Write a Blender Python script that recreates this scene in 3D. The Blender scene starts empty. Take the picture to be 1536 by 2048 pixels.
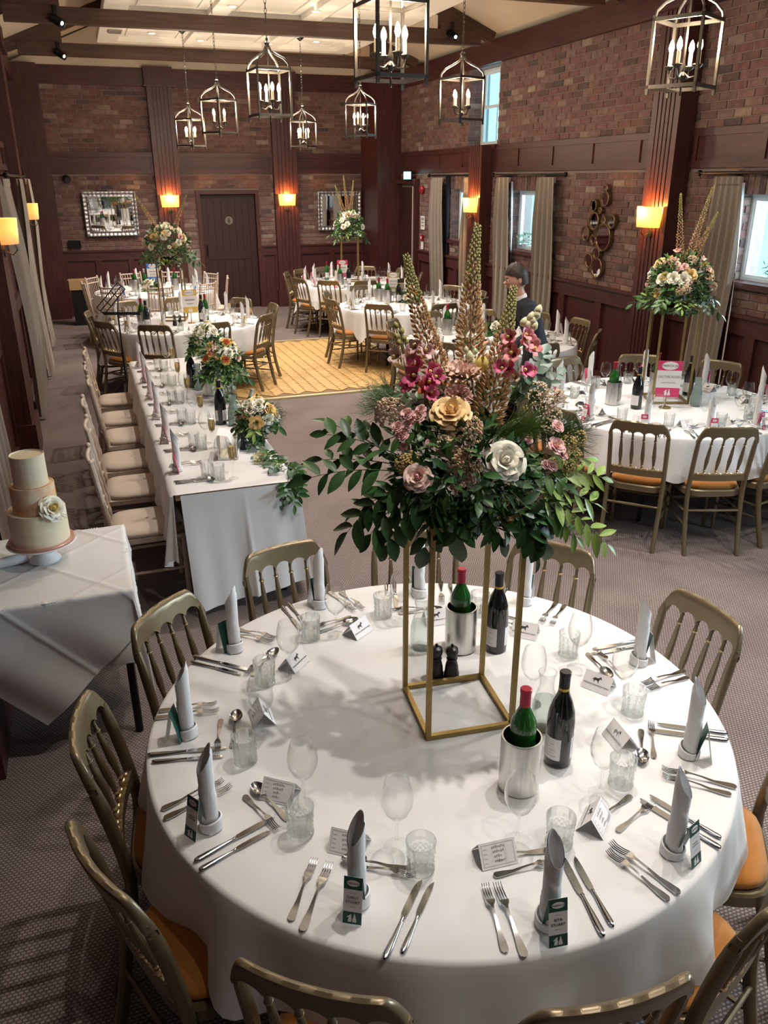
import bpy, math, random
from mathutils import Vector, Matrix, Euler
PI = math.pi
rad = math.radians
sc = bpy.context.scene
col = sc.collection

# ------------------------------------------------------------------ camera, sky, exposure
CAM_H = 2.36
PITCH, YAW, ROLL = rad(22.5), rad(19.59), rad(-0.186)
cf = Vector((math.sin(YAW)*math.cos(PITCH), math.cos(YAW)*math.cos(PITCH), -math.sin(PITCH)))
cr = Vector((math.cos(YAW), -math.sin(YAW), 0))
cu = cr.cross(cf)
CR = math.cos(ROLL)*cr + math.sin(ROLL)*cu
CU = -math.sin(ROLL)*cr + math.cos(ROLL)*cu
cam_d = bpy.data.cameras.new('camera')
cam_d.sensor_fit = 'HORIZONTAL'; cam_d.sensor_width = 36.0
cam_d.lens = 1613/1536*36.0
cam_d.clip_start = 0.02; cam_d.clip_end = 200
cam = bpy.data.objects.new('camera', cam_d); col.objects.link(cam)
cam.matrix_world = Matrix(((CR.x, CU.x, -cf.x, 0), (CR.y, CU.y, -cf.y, 0), (CR.z, CU.z, -cf.z, CAM_H), (0, 0, 0, 1)))
sc.camera = cam

SKY = (0.38, 0.80, 1.0)
SKY_STRENGTH = 1.8
EXPOSURE = 0.10
LANTERN_W = 11.0       # each lantern bulb cluster, watts
SPOT_W = 165.0         # each ceiling downlight
SCONCE_W = 30.0
w = bpy.data.worlds.new('sky'); sc.world = w; w.use_nodes = True
bgn = w.node_tree.nodes['Background']
bgn.inputs[0].default_value = (*SKY, 1); bgn.inputs[1].default_value = SKY_STRENGTH
sc.view_settings.view_transform = 'Standard'; sc.view_settings.look = 'None'
sc.view_settings.exposure = EXPOSURE; sc.view_settings.gamma = 1.0
sc.view_settings.use_curve_mapping = False

def area_light(name, loc, target, sx, sy, watts, colr):
    l = bpy.data.lights.new(name, 'AREA'); l.shape = 'RECTANGLE'; l.size = sx; l.size_y = sy
    l.energy = watts; l.color = colr
    o = bpy.data.objects.new(name, l); col.objects.link(o); o.location = loc
    o.rotation_euler = (Vector(target)-Vector(loc)).to_track_quat('-Z', 'Y').to_euler()
    return o
# daylight falling through the tall windows on the right-hand side
area_light('daylight', (6.8, 5.6, 2.0), (4.0, 5.2, 0.7), 1.5, 0.8, 110, (0.66, 0.86, 1.0))
area_light('daylight', (6.8, 10.5, 2.0), (4.0, 10.0, 0.7), 0.9, 0.8, 50, (0.66, 0.86, 1.0))
area_light('daylight', (6.8, 12.9, 2.0), (4.0, 12.4, 0.7), 0.9, 0.8, 40, (0.66, 0.86, 1.0))
area_light('daylight', (6.8, 1.2, 2.0), (3.0, 1.8, 0.7), 2.2, 1.2, 330, (0.70, 0.87, 1.0))

# ------------------------------------------------------------------ mesh helpers
class MB:
    def __init__(s): s.v = []; s.f = []; s.m = []
    def add(s, vs, fs, m=0):
        o = len(s.v); s.v.extend([tuple(x) for x in vs])
        for f in fs: s.f.append(tuple(i+o for i in f)); s.m.append(m)
    def put(s, other, M, m=None):
        o = len(s.v); s.v.extend([tuple(M @ Vector(x)) for x in other.v])
        for f, k in zip(other.f, other.m): s.f.append(tuple(i+o for i in f)); s.m.append(k if m is None else m)
        return s
    def box(s, x0, x1, y0, y1, z0, z1, m=0):
        s.add([(x0,y0,z0),(x1,y0,z0),(x1,y1,z0),(x0,y1,z0),(x0,y0,z1),(x1,y0,z1),(x1,y1,z1),(x0,y1,z1)],
              [(0,3,2,1),(4,5,6,7),(0,1,5,4),(1,2,6,5),(2,3,7,6),(3,0,4,7)], m); return s
    def cbox(s, cx, cy, cz, sx, sy, sz, m=0): return s.box(cx-sx/2,cx+sx/2,cy-sy/2,cy+sy/2,cz-sz/2,cz+sz/2,m)
    def lathe(s, prof, n=16, c=(0,0,0), m=0, mod=None):
        rings = []; vs = []; fs = []
        for r, z in prof:
            if r < 1e-6: rings.append([len(vs)]); vs.append((c[0], c[1], c[2]+z))
            else:
                rings.append(list(range(len(vs), len(vs)+n)))
                for i in range(n):
                    a = 2*PI*i/n; q = r*(mod(a, z) if mod else 1)
                    vs.append((c[0]+q*math.cos(a), c[1]+q*math.sin(a), c[2]+z))
        for A, B in zip(rings, rings[1:]):
            if len(A) == 1 and len(B) == 1: continue
            for i in range(n):
                j = (i+1) % n
                if len(A) == 1: fs.append((A[0], B[j], B[i]))
                elif len(B) == 1: fs.append((A[i], A[j], B[0]))
                else: fs.append((A[i], A[j], B[j], B[i]))
        s.add(vs, fs, m); return s
    def tube(s, pts, rads, n=8, m=0, flat=1.0, cap=True, up=(0,0,1)):
        pts = [Vector(p) for p in pts]
        if not hasattr(rads, '__len__'): rads = [rads]*len(pts)
        vs = []; fs = []; N = len(pts); prev = None
        for i, p in enumerate(pts):
            t = (pts[min(i+1,N-1)]-pts[max(i-1,0)])
            if t.length < 1e-9: t = Vector((0,0,1))
            t.normalize()
            if prev is None:
                a = Vector(up)
                if abs(t.dot(a)) > .95: a = Vector((1,0,0)) if abs(t.x) < .9 else Vector((0,1,0))
                x = a.cross(t).normalized()
            else:
                x = prev - t*prev.dot(t)
                x = x.normalized() if x.length > 1e-6 else t.orthogonal().normalized()
            prev = x; y = t.cross(x)
            for k in range(n):
                a = 2*PI*k/n
                vs.append(p + rads[i]*(math.cos(a)*x + flat*math.sin(a)*y))
        for i in range(N-1):
            for k in range(n):
                q = (k+1) % n
                fs.append((i*n+k, i*n+q, (i+1)*n+q, (i+1)*n+k))
        if cap: fs.append(tuple(range(n))[::-1]); fs.append(tuple((N-1)*n+k for k in range(n)))
        s.add(vs, fs, m); return s
    def grid(s, fn, nu, nv, closeu=False, m=0):
        vs = [fn(i/nu, j/nv) for j in range(nv+1) for i in range(nu if closeu else nu+1)]
        W = nu if closeu else nu+1; fs = []
        for j in range(nv):
            for i in range(nu):
                i2 = (i+1) % W if closeu else i+1
                fs.append((j*W+i, j*W+i2, (j+1)*W+i2, (j+1)*W+i))
        s.add(vs, fs, m); return s
    def prism(s, poly, z0, z1, m=0, M=None):
        n = len(poly)
        vs = [(x,y,z0) for x,y in poly]+[(x,y,z1) for x,y in poly]
        if M is not None: vs = [M @ Vector(q) for q in vs]
        fs = [tuple(range(n))[::-1], tuple(range(n, 2*n))]+[(i,(i+1)%n,(i+1)%n+n,i+n) for i in range(n)]
        s.add(vs, fs, m); return s
    def ball(s, c, r, n=8, k=6, sz=1.0, m=0):
        return s.lathe([(r*math.sin(PI*i/k), -r*sz*math.cos(PI*i/k)) for i in range(k+1)], n, c, m)
    def mesh(s, name, mats, sharp=35, smooth=True):
        me = bpy.data.meshes.new(name); me.from_pydata(s.v, [], s.f)
        for q in (mats if isinstance(mats, (list, tuple)) else [mats]): me.materials.append(q)
        if any(s.m): me.polygons.foreach_set('material_index', s.m)
        if smooth:
            me.polygons.foreach_set('use_smooth', [True]*len(s.f))
            if sharp: me.set_sharp_from_angle(angle=rad(sharp))
        me.update(); return me

def link(name, data, parent=None, loc=None, rot=None, scale=None):
    o = bpy.data.objects.new(name, data); col.objects.link(o)
    if parent is not None: o.parent = parent
    if loc is not None: o.location = loc
    if rot is not None: o.rotation_euler = rot
    if scale is not None: o.scale = scale if hasattr(scale, '__len__') else (scale,)*3
    return o
def part(name, mb, mats, parent, loc=None, rot=None, sharp=35, smooth=True, label=None, stuff=False):
    o = link(name, mb.mesh(name, mats, sharp, smooth), parent, loc, rot)
    if label: o['label'] = label
    if stuff: o['kind'] = 'stuff'
    return o
def tag(o, label, cat, group=None):
    o['label'] = label; o['category'] = cat
    if group: o['group'] = group
    return o
def thing(name, label, cat, loc=(0,0,0), rotz=0, group=None):
    return tag(link(name, None, None, loc, (0,0,rotz)), label, cat, group)
def solo(name, mb, mats, label, cat, loc=(0,0,0), rot=(0,0,0), group=None, sharp=35, smooth=True):
    return tag(link(name, mb.mesh(name, mats, sharp, smooth), None, loc, rot), label, cat, group)
def struct(name, mb, mats, parent=None, sharp=35, smooth=False):
    o = link(name, mb.mesh(name, mats, sharp, smooth), parent)
    if parent is None: o['kind'] = 'structure'
    return o
def dup(root, loc=None, rotz=None, label=None, group=None, cat=None):
    r = root.copy(); col.objects.link(r)
    if loc is not None: r.location = loc
    if rotz is not None: r.rotation_euler = (0,0,rotz)
    if label: r['label'] = label
    if group: r['group'] = group
    for ch in root.children:
        c = ch.copy(); col.objects.link(c); c.parent = r
        for g in ch.children:
            d = g.copy(); col.objects.link(d); d.parent = c
    return r
def project(p):
    q = Vector(p)-Vector((0,0,CAM_H)); z = q.dot(cf)
    if z < .05: return None
    return 768+1613*q.dot(CR)/z, 1024-1613*q.dot(CU)/z, z

# ------------------------------------------------------------------ materials
def mat(name, c, rough=.5, metal=0, c2=None, nscale=8, stretch=(1,1,1), bump=0, bscale=None, spec=None,
        sheen=0, trans=0, emit=None, estr=0, alpha=None, detail=4, contrast=(.35,.65), coat=0, rnd=0, sub=0):
    m = bpy.data.materials.new(name); m.use_nodes = True; nt = m.node_tree; N = nt.nodes; Lk = nt.links
    b = N['Principled BSDF']; b.inputs['Base Color'].default_value = (*c, 1)
    b.inputs['Roughness'].default_value = rough; b.inputs['Metallic'].default_value = metal
    if spec is not None: b.inputs['Specular IOR Level'].default_value = spec
    if sheen: b.inputs['Sheen Weight'].default_value = sheen
    if coat: b.inputs['Coat Weight'].default_value = coat; b.inputs['Coat Roughness'].default_value = .15
    if trans: b.inputs['Transmission Weight'].default_value = trans
    if emit: b.inputs['Emission Color'].default_value = (*emit, 1); b.inputs['Emission Strength'].default_value = estr
    out = None
    if c2 is not None or bump:
        tc = N.new('ShaderNodeTexCoord'); mp = N.new('ShaderNodeMapping'); mp.inputs['Scale'].default_value = stretch
        Lk.new(tc.outputs['Object'], mp.inputs['Vector'])
        vec = mp.outputs['Vector']
        if c2 is not None:
            no = N.new('ShaderNodeTexNoise'); no.inputs['Scale'].default_value = nscale; no.inputs['Detail'].default_value = detail
            Lk.new(vec, no.inputs['Vector'])
            rp = N.new('ShaderNodeMapRange'); rp.inputs[1].default_value = contrast[0]; rp.inputs[2].default_value = contrast[1]
            Lk.new(no.outputs['Fac'], rp.inputs[0])
            mx = N.new('ShaderNodeMix'); mx.data_type = 'RGBA'
            mx.inputs[6].default_value = (*c, 1); mx.inputs[7].default_value = (*c2, 1)
            Lk.new(rp.outputs[0], mx.inputs[0]); out = mx.outputs[2]
            Lk.new(out, b.inputs['Base Color'])
        if bump:
            n2 = N.new('ShaderNodeTexNoise'); n2.inputs['Scale'].default_value = bscale or nscale*3; n2.inputs['Detail'].default_value = 3
            Lk.new(vec, n2.inputs['Vector'])
            bp = N.new('ShaderNodeBump'); bp.inputs['Strength'].default_value = bump; bp.inputs['Distance'].default_value = .01
            Lk.new(n2.outputs['Fac'], bp.inputs['Height']); Lk.new(bp.outputs[0], b.inputs['Normal'])
    if rnd:
        oi = N.new('ShaderNodeObjectInfo'); mr = N.new('ShaderNodeMapRange')
        mr.inputs[3].default_value = 1-rnd; mr.inputs[4].default_value = 1+rnd
        Lk.new(oi.outputs['Random'], mr.inputs[0])
        hs = N.new('ShaderNodeHueSaturation'); hs.inputs['Color'].default_value = (*c, 1)
        if out: Lk.new(out, hs.inputs['Color'])
        Lk.new(mr.outputs[0], hs.inputs['Value']); Lk.new(hs.outputs[0], b.inputs['Base Color'])
    return m

def glass_mat(name, tint=(.985,.992,.99), base=.05, edge=.9, power=2.4, rough=0, ior=1.45):
    # clear glass: light passes straight through the thin wall, edges and facets refract and reflect
    m = bpy.data.materials.new(name); m.use_nodes = True; nt = m.node_tree; N = nt.nodes; Lk = nt.links
    N.remove(N['Principled BSDF']); o = N['Material Output']
    t = N.new('ShaderNodeBsdfTransparent'); t.inputs[0].default_value = (*tint, 1)
    g = N.new('ShaderNodeBsdfGlass'); g.inputs['Roughness'].default_value = rough; g.inputs['IOR'].default_value = ior; g.inputs[0].default_value = (.93,.95,.945,1)
    lw = N.new('ShaderNodeLayerWeight'); lw.inputs[0].default_value = .5
    pw = N.new('ShaderNodeMath'); pw.operation = 'POWER'; pw.inputs[1].default_value = power
    ml = N.new('ShaderNodeMath'); ml.operation = 'MULTIPLY_ADD'; ml.inputs[1].default_value = edge-base; ml.inputs[2].default_value = base
    Lk.new(lw.outputs['Facing'], pw.inputs[0]); Lk.new(pw.outputs[0], ml.inputs[0])
    mx = N.new('ShaderNodeMixShader'); Lk.new(ml.outputs[0], mx.inputs[0]); Lk.new(t.outputs[0], mx.inputs[1]); Lk.new(g.outputs[0], mx.inputs[2])
    Lk.new(mx.outputs[0], o.inputs[0]); return m

M = {}
M['wood'] = mat('mahogany', (.048,.0125,.0130), .42, c2=(.080,.0235,.0215), nscale=5, stretch=(9,9,.6), bump=.08, bscale=30)
M['woodh'] = mat('mahogany_rail', (.048,.0125,.0130), .42, c2=(.080,.0235,.0215), nscale=5, stretch=(9,.6,9), bump=.08, bscale=30)
M['woodx'] = mat('mahogany_board', (.048,.0125,.0130), .42, c2=(.080,.0235,.0215), nscale=5, stretch=(.6,9,9), bump=.08, bscale=30)
M['truss'] = mat('brown_truss_timber', (.055,.026,.017), .6, c2=(.085,.042,.027), nscale=4, stretch=(.5,8,8), bump=.1, bscale=20)
M['door'] = mat('door_timber', (.024,.0055,.0055), .55, c2=(.036,.009,.0085), nscale=6, stretch=(9,9,.5))
M['cream'] = mat('cream_paint', (.62,.55,.43), .8, c2=(.58,.51,.40), nscale=2)
M['white_panel'] = mat('white_ceiling_paint', (.80,.77,.70), .7)
M['mortar'] = mat('mortar', (.225,.172,.153), .95, c2=(.27,.21,.188), nscale=30, bump=.3, bscale=80)
M['black'] = mat('black_plastic', (.008,.008,.009), .35)
M['blackmetal'] = mat('black_metal', (.012,.012,.013), .4, .6)
M['pewter'] = mat('antique_pewter', (.095,.082,.068), .36, .85)
M['steel'] = mat('polished_steel', (.52,.515,.51), .15, 1.0)
M['brushed'] = mat('brushed_steel', (.55,.54,.52), .32, 1.0, c2=(.66,.65,.63), nscale=4, stretch=(30,30,.3))
M['silver'] = mat('silvered_frame', (.42,.42,.44), .35, .9, c2=(.65,.65,.67), nscale=25, bump=.5, bscale=60)
M['mirror'] = mat('mirror_glass', (.85,.86,.87), .02, 1.0)
M['goldstand'] = mat('brushed_gold_bar', (.27,.185,.065), .45, .8, c2=(.33,.23,.085), nscale=12)
M['goldchair'] = mat('gold_chair_paint', (.165,.125,.07), .34, .5, c2=(.19,.145,.083), nscale=6, spec=.6)
M['goldbright'] = mat('bright_gold_band', (.80,.62,.34), .22, .85)
M['velvet'] = mat('orange_velvet', (.34,.125,.015), .85, c2=(.41,.16,.022), nscale=3, sheen=.15, bump=.05, bscale=200)
M['cloth'] = mat('white_linen', (.665,.655,.65), .85, c2=(.63,.62,.615), nscale=2.2, bump=.10, bscale=14, sheen=.15)
M['napkin'] = mat('white_napkin', (.72,.71,.715), .9, bump=.06, bscale=60)
M['paper'] = mat('white_card', (.74,.71,.71), .7)
M['ink'] = mat('dark_ink', (.03,.03,.035), .7)
M['greyink'] = mat('grey_ink', (.30,.28,.29), .7)
M['green'] = mat('green_card', (.012,.075,.055), .5)
M['pink'] = mat('pink_card', (.60,.035,.13), .5)
M['blue'] = mat('blue_card', (.045,.16,.52), .5)
M['yellow'] = mat('yellow_card', (.62,.40,.08), .5)
M['khaki'] = mat('khaki_card', (.30,.27,.11), .5)
M['glass'] = glass_mat('clear_glass', (.992,.996,.994), .03, .95, 3.4)
M['crystal'] = glass_mat('cut_crystal', (.985,.992,.99), .30, .95, 1.6)
M['water'] = glass_mat('water_glass', (.86,.91,.885), .10, .7, 2.0, 0, 1.33)
M['frost'] = mat('frosted_carafe_glass', (.55,.66,.62), .25, trans=.75)
M['fizz'] = mat('champagne', (.85,.66,.30), .05, trans=.9)
M['bottle_dark'] = mat('dark_wine_bottle', (.004,.005,.006), .06, coat=.5)
M['bottle_green'] = mat('green_wine_bottle', (.012,.09,.012), .07, coat=.4)
M['foil_red'] = mat('red_foil', (.32,.012,.035), .35, .4)
M['foil_black'] = mat('black_foil', (.012,.012,.015), .3, .3)
M['foil_gold'] = mat('gold_foil', (.62,.40,.06), .35, .4)
M['foil_pale'] = mat('pale_foil', (.55,.53,.48), .35, .5)
M['skin'] = mat('skin', (.52,.27,.19), .5)
M['suit'] = mat('navy_jacket', (.010,.013,.024), .8)
M['hair'] = mat('dark_brown_hair', (.018,.009,.006), .55, c2=(.035,.018,.01), nscale=40)
M['limewood'] = mat('limewash_wood', (.46,.36,.29), .5, c2=(.56,.46,.38), nscale=6, stretch=(6,6,1))
M['ivory'] = mat('ivory_pad', (.55,.46,.38), .85, bump=.05, bscale=60)
M['curtain'] = mat('taupe_curtain', (.30,.255,.215), .85, c2=(.255,.215,.18), nscale=3, stretch=(1,1,.2), sheen=.2)
M['lining'] = mat('pale_curtain_lining', (.70,.70,.72), .85)
M['frame_white'] = mat('white_window_frame', (.75,.80,.82), .5)
M['navyframe'] = mat('dark_window_board', (.010,.012,.025), .45)
M['icing'] = mat('cream_icing', (.80,.72,.54), .55, c2=(.76,.67,.48), nscale=5, stretch=(1,1,6), bump=.12, bscale=20)
M['marble'] = mat('peach_marbled_icing', (.80,.66,.50), .55, c2=(.74,.37,.13), nscale=11, bump=.12, bscale=20, contrast=(.42,.68))
M['porcelain'] = mat('white_porcelain', (.78,.79,.82), .15)
M['rosegold'] = mat('rose_gold_board', (.55,.30,.23), .35, .3)
M['bulb'] = mat('lit_bulb', (1,.9,.7), .3, emit=(1,.80,.52), estr=22)
M['candle'] = mat('ivory_candle_sleeve', (.70,.60,.42), .6, emit=(1,.66,.30), estr=.35)
M['lampdisc'] = mat('downlight_disc', (1,.95,.85), .3, emit=(1,.88,.68), estr=10)
M['exit'] = mat('exit_sign_face', (.3,.9,.8), .4, emit=(.30,1,.95), estr=2.5)
M['red'] = mat('red_plastic', (.30,.012,.02), .4)
M['carton'] = mat('tan_plywood', (.36,.22,.10), .6, c2=(.42,.27,.13), nscale=5)
def leafm(name, c, c2): return mat(name, c, .42, c2=c2, nscale=18, spec=.45, rnd=.28)
M['leaf'] = leafm('dark_leaf', (.024,.078,.020), (.042,.115,.030))
M['leaf2'] = leafm('mid_leaf', (.050,.120,.026), (.078,.165,.038))
M['leafl'] = leafm('lime_leaf', (.17,.27,.055), (.24,.34,.085))
M['leafg'] = leafm('grey_green_leaf', (.12,.19,.145), (.17,.25,.20))
M['fern'] = leafm('fern_green', (.040,.095,.020), (.065,.14,.035))
M['stem'] = mat('green_stem', (.09,.14,.035), .5)
M['twig'] = mat('brown_twig', (.14,.085,.045), .7)
def petalm(name, c, c2=None): return mat(name, c, .55, c2=c2 or tuple(min(1,x*1.12) for x in c), nscale=25, sheen=.2)
M['p_white'] = petalm('white_petal', (.88,.83,.68), (.90,.87,.75))
M['p_peach'] = petalm('peach_petal', (.90,.58,.22), (.90,.66,.34))
M['p_blush'] = petalm('blush_petal', (.84,.58,.49), (.88,.68,.58))
M['p_pink'] = petalm('pink_petal', (.80,.43,.42), (.86,.56,.53))
M['p_magenta'] = petalm('magenta_petal', (.70,.06,.21), (.76,.16,.28))
M['p_coral'] = petalm('coral_petal', (.82,.23,.25), (.86,.36,.36))
M['p_orange'] = petalm('orange_petal', (.75,.17,.05))
M['p_yellow'] = petalm('yellow_petal', (.74,.56,.12), (.78,.64,.22))
M['p_mauve'] = petalm('dusky_petal', (.58,.33,.27), (.66,.42,.35))
M['p_tan'] = petalm('caramel_petal', (.74,.48,.33), (.80,.58,.43))
M['p_cream'] = petalm('cream_bud', (.62,.60,.36))
M['sedum'] = petalm('brown_seed_head', (.54,.34,.20), (.74,.53,.36))
M['goldflower'] = petalm('golden_sprig', (.44,.30,.09), (.58,.44,.18))
M['cream_spray'] = petalm('cream_sprig', (.68,.50,.33), (.80,.64,.46))
M['fox_brown'] = petalm('copper_floret', (.40,.20,.065), (.56,.34,.14))
M['fox_green'] = petalm('olive_floret', (.25,.23,.050), (.36,.33,.09))

def brick_mat():
    m = bpy.data.materials.new('old_brick'); m.use_nodes = True; nt = m.node_tree; N = nt.nodes; Lk = nt.links
    b = N['Principled BSDF']; b.inputs['Roughness'].default_value = .9
    oi = N.new('ShaderNodeObjectInfo'); ge = N.new('ShaderNodeNewGeometry')
    ad = N.new('ShaderNodeMath'); ad.operation = 'ADD'; Lk.new(oi.outputs['Random'], ad.inputs[0]); Lk.new(ge.outputs['Random Per Island'], ad.inputs[1])
    fr = N.new('ShaderNodeMath'); fr.operation = 'FRACT'; Lk.new(ad.outputs[0], fr.inputs[0])
    rp = N.new('ShaderNodeValToRGB'); rp.color_ramp.interpolation = 'LINEAR'
    e = rp.color_ramp.elements
    cs = [(0,(.095,.068,.066)),(.12,(.150,.080,.074)),(.30,(.190,.095,.083)),(.48,(.172,.087,.080)),(.64,(.205,.118,.102)),(.80,(.178,.108,.096)),(.92,(.235,.155,.130)),(1,(.32,.24,.195))]
    e[0].position, e[0].color = cs[0][0], (*cs[0][1],1); e[1].position, e[1].color = 1, (*cs[-1][1],1)
    for p, c in cs[1:-1]:
        q = e.new(p); q.color = (*c,1)
    Lk.new(fr.outputs[0], rp.inputs[0])
    no = N.new('ShaderNodeTexNoise'); no.inputs['Scale'].default_value = 14; no.inputs['Detail'].default_value = 5
    Lk.new(ge.outputs['Position'], no.inputs['Vector'])
    mx = N.new('ShaderNodeMix'); mx.data_type = 'RGBA'; mx.blend_type = 'MULTIPLY'; mx.inputs[0].default_value = .75
    mr = N.new('ShaderNodeMapRange'); mr.inputs[1].default_value=.3; mr.inputs[2].default_value=.75; mr.inputs[3].default_value=.55; mr.inputs[4].default_value=1.35
    Lk.new(no.outputs['Fac'], mr.inputs[0]); Lk.new(rp.outputs[0], mx.inputs[6]); Lk.new(mr.outputs[0], mx.inputs[7])
    Lk.new(mx.outputs[2], b.inputs['Base Color'])
    n2 = N.new('ShaderNodeTexNoise'); n2.inputs['Scale'].default_value = 60; Lk.new(ge.outputs['Position'], n2.inputs['Vector'])
    bp = N.new('ShaderNodeBump'); bp.inputs['Strength'].default_value = .35; bp.inputs['Distance'].default_value = .006
    Lk.new(n2.outputs['Fac'], bp.inputs['Height']); Lk.new(bp.outputs[0], b.inputs['Normal'])
    return m
M['brick'] = brick_mat()

def carpet_mat():
    m = bpy.data.materials.new('woven_carpet'); m.use_nodes = True; nt = m.node_tree; N = nt.nodes; Lk = nt.links
    b = N['Principled BSDF']; b.inputs['Roughness'].default_value = .95; b.inputs['Specular IOR Level'].default_value = .1
    tc = N.new('ShaderNodeTexCoord')
    ck = N.new('ShaderNodeTexBrick'); ck.inputs['Scale'].default_value = 1.0
    ck.inputs['Brick Width'].default_value = .0165; ck.inputs['Row Height'].default_value = .0125; ck.inputs['Mortar Size'].default_value = .0036
    ck.inputs['Mortar Smooth'].default_value = .4; ck.offset = .5
    ck.inputs['Color1'].default_value = (.285,.230,.209,1); ck.inputs['Color2'].default_value = (.245,.196,.178,1); ck.inputs['Mortar'].default_value = (.105,.083,.078,1)
    mp = N.new('ShaderNodeMapping'); mp.inputs['Rotation'].default_value = (0,0,0)
    Lk.new(tc.outputs['Object'], mp.inputs[0]); Lk.new(mp.outputs[0], ck.inputs['Vector'])
    no = N.new('ShaderNodeTexNoise'); no.inputs['Scale'].default_value = 1.6; no.inputs['Detail'].default_value = 6; Lk.new(tc.outputs['Object'], no.inputs['Vector'])
    mr = N.new('ShaderNodeMapRange'); mr.inputs[1].default_value=.3; mr.inputs[2].default_value=.7; mr.inputs[3].default_value=.82; mr.inputs[4].default_value=1.12
    Lk.new(no.outputs['Fac'], mr.inputs[0])
    mx = N.new('ShaderNodeMix'); mx.data_type='RGBA'; mx.blend_type='MULTIPLY'; mx.inputs[0].default_value = 1
    Lk.new(ck.outputs['Color'], mx.inputs[6]); Lk.new(mr.outputs[0], mx.inputs[7]); Lk.new(mx.outputs[2], b.inputs['Base Color'])
    bp = N.new('ShaderNodeBump'); bp.inputs['Strength'].default_value = .4; bp.inputs['Distance'].default_value = .003
    Lk.new(ck.outputs['Fac'], bp.inputs['Height']); bp.invert = True; Lk.new(bp.outputs[0], b.inputs['Normal'])
    return m
M['carpet'] = carpet_mat()
M['parquet'] = mat('oak_block', (.42,.245,.085), .38, c2=(.56,.36,.15), nscale=6, stretch=(14,2,2), rnd=.16)
M['parquet_far'] = M['parquet']
def shade_mat():
    m = bpy.data.materials.new('pleated_lampshade'); m.use_nodes = True; nt = m.node_tree; N = nt.nodes; Lk = nt.links
    N.remove(N['Principled BSDF']); o = N['Material Output']
    d = N.new('ShaderNodeBsdfDiffuse'); d.inputs[0].default_value = (.80,.66,.42,1)
    t = N.new('ShaderNodeBsdfTranslucent'); t.inputs[0].default_value = (.85,.60,.24,1)
    mx = N.new('ShaderNodeMixShader'); mx.inputs[0].default_value = .38
    Lk.new(d.outputs[0], mx.inputs[1]); Lk.new(t.outputs[0], mx.inputs[2]); Lk.new(mx.outputs[0], o.inputs[0]); return m
M['shade'] = shade_mat()
# ------------------------------------------------------------------ the room shell
XL, XR, YB, YF = -.80, 5.81, 16.28, -2.6
Z_DADO, Z_F0, Z_F1, Z_B0, Z_B1 = 1.13, 2.44, 2.79, 3.84, 4.12
rng = random.Random(11)

floor = struct('floor', MB().box(XL-.3, XR+.3, YF, YB+.3, -.1, 0), M['carpet'])

# --- sprung oak dance floor laid on the carpet: herringbone blocks, edged with pale metal strips
dance = thing('dance_floor', 'honey oak herringbone dance floor laid on the carpet', 'dance floor', (0,0,0))
DX0, DX1, DY0, DY1 = 1.35, 3.95, 9.02, 12.42
part('dance_floor_base', MB().box(DX0, DX1, DY0, DY1, .002, .010), mat('parquet_underlay', (.16,.09,.035), .7), dance, smooth=False)
blk = MB(); bw, bl = .055, .19
blk.box(-bl/2+.0006, bl/2-.0006, -bw/2+.0006, bw/2-.0006, 0, .008); blk_me = blk.mesh('parquet_block', M['parquet'], 35, False)
blocks = []
dd = bl/math.sqrt(2)
step = bw*math.sqrt(2)
ny = int((DY1-DY0)/step)+6; nx = int((DX1-DX0)/(2*dd))+2
for i in range(-1, nx*2+1):
    for j in range(-4, ny):
        x = DX0 + dd*(i+.5); y = DY0 + step*j + (0 if i % 2 == 0 else 0)
        r = PI/4 if i % 2 == 0 else -PI/4
        if DX0+.08 < x < DX1-.08 and DY0+.11 < y < DY1-.11: blocks.append((y, x, r))
blocks.sort()
rest = MB()
for k, (y, x, r) in enumerate(blocks):
    if k < 300:
        o = link('parquet_block', blk_me, dance, (x, y, .010+rng.uniform(0,.0012)), (0,0,r))
    else: rest.put(blk, Matrix.Translation((x,y,.010+rng.uniform(0,.0012))) @ Matrix.Rotation(r,4,'Z'))
part('parquet_field', rest, M['parquet_far'], dance, smooth=False, stuff=True)
edge = mat('pale_metal_edging', (.66,.56,.34), .4, .5)
for n_, b_ in (('front', (DX0-.05,DX1+.05,DY0-.05,DY0+.0)), ('back', (DX0-.05,DX1+.05,DY1,DY1+.05)), ('l', (DX0-.05,DX0,DY0,DY1)), ('r', (DX1,DX1+.05,DY0,DY1))):
    part('edge_strip', MB().box(b_[0],b_[1],b_[2],b_[3],.001,.020), edge, dance, smooth=False)

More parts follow.
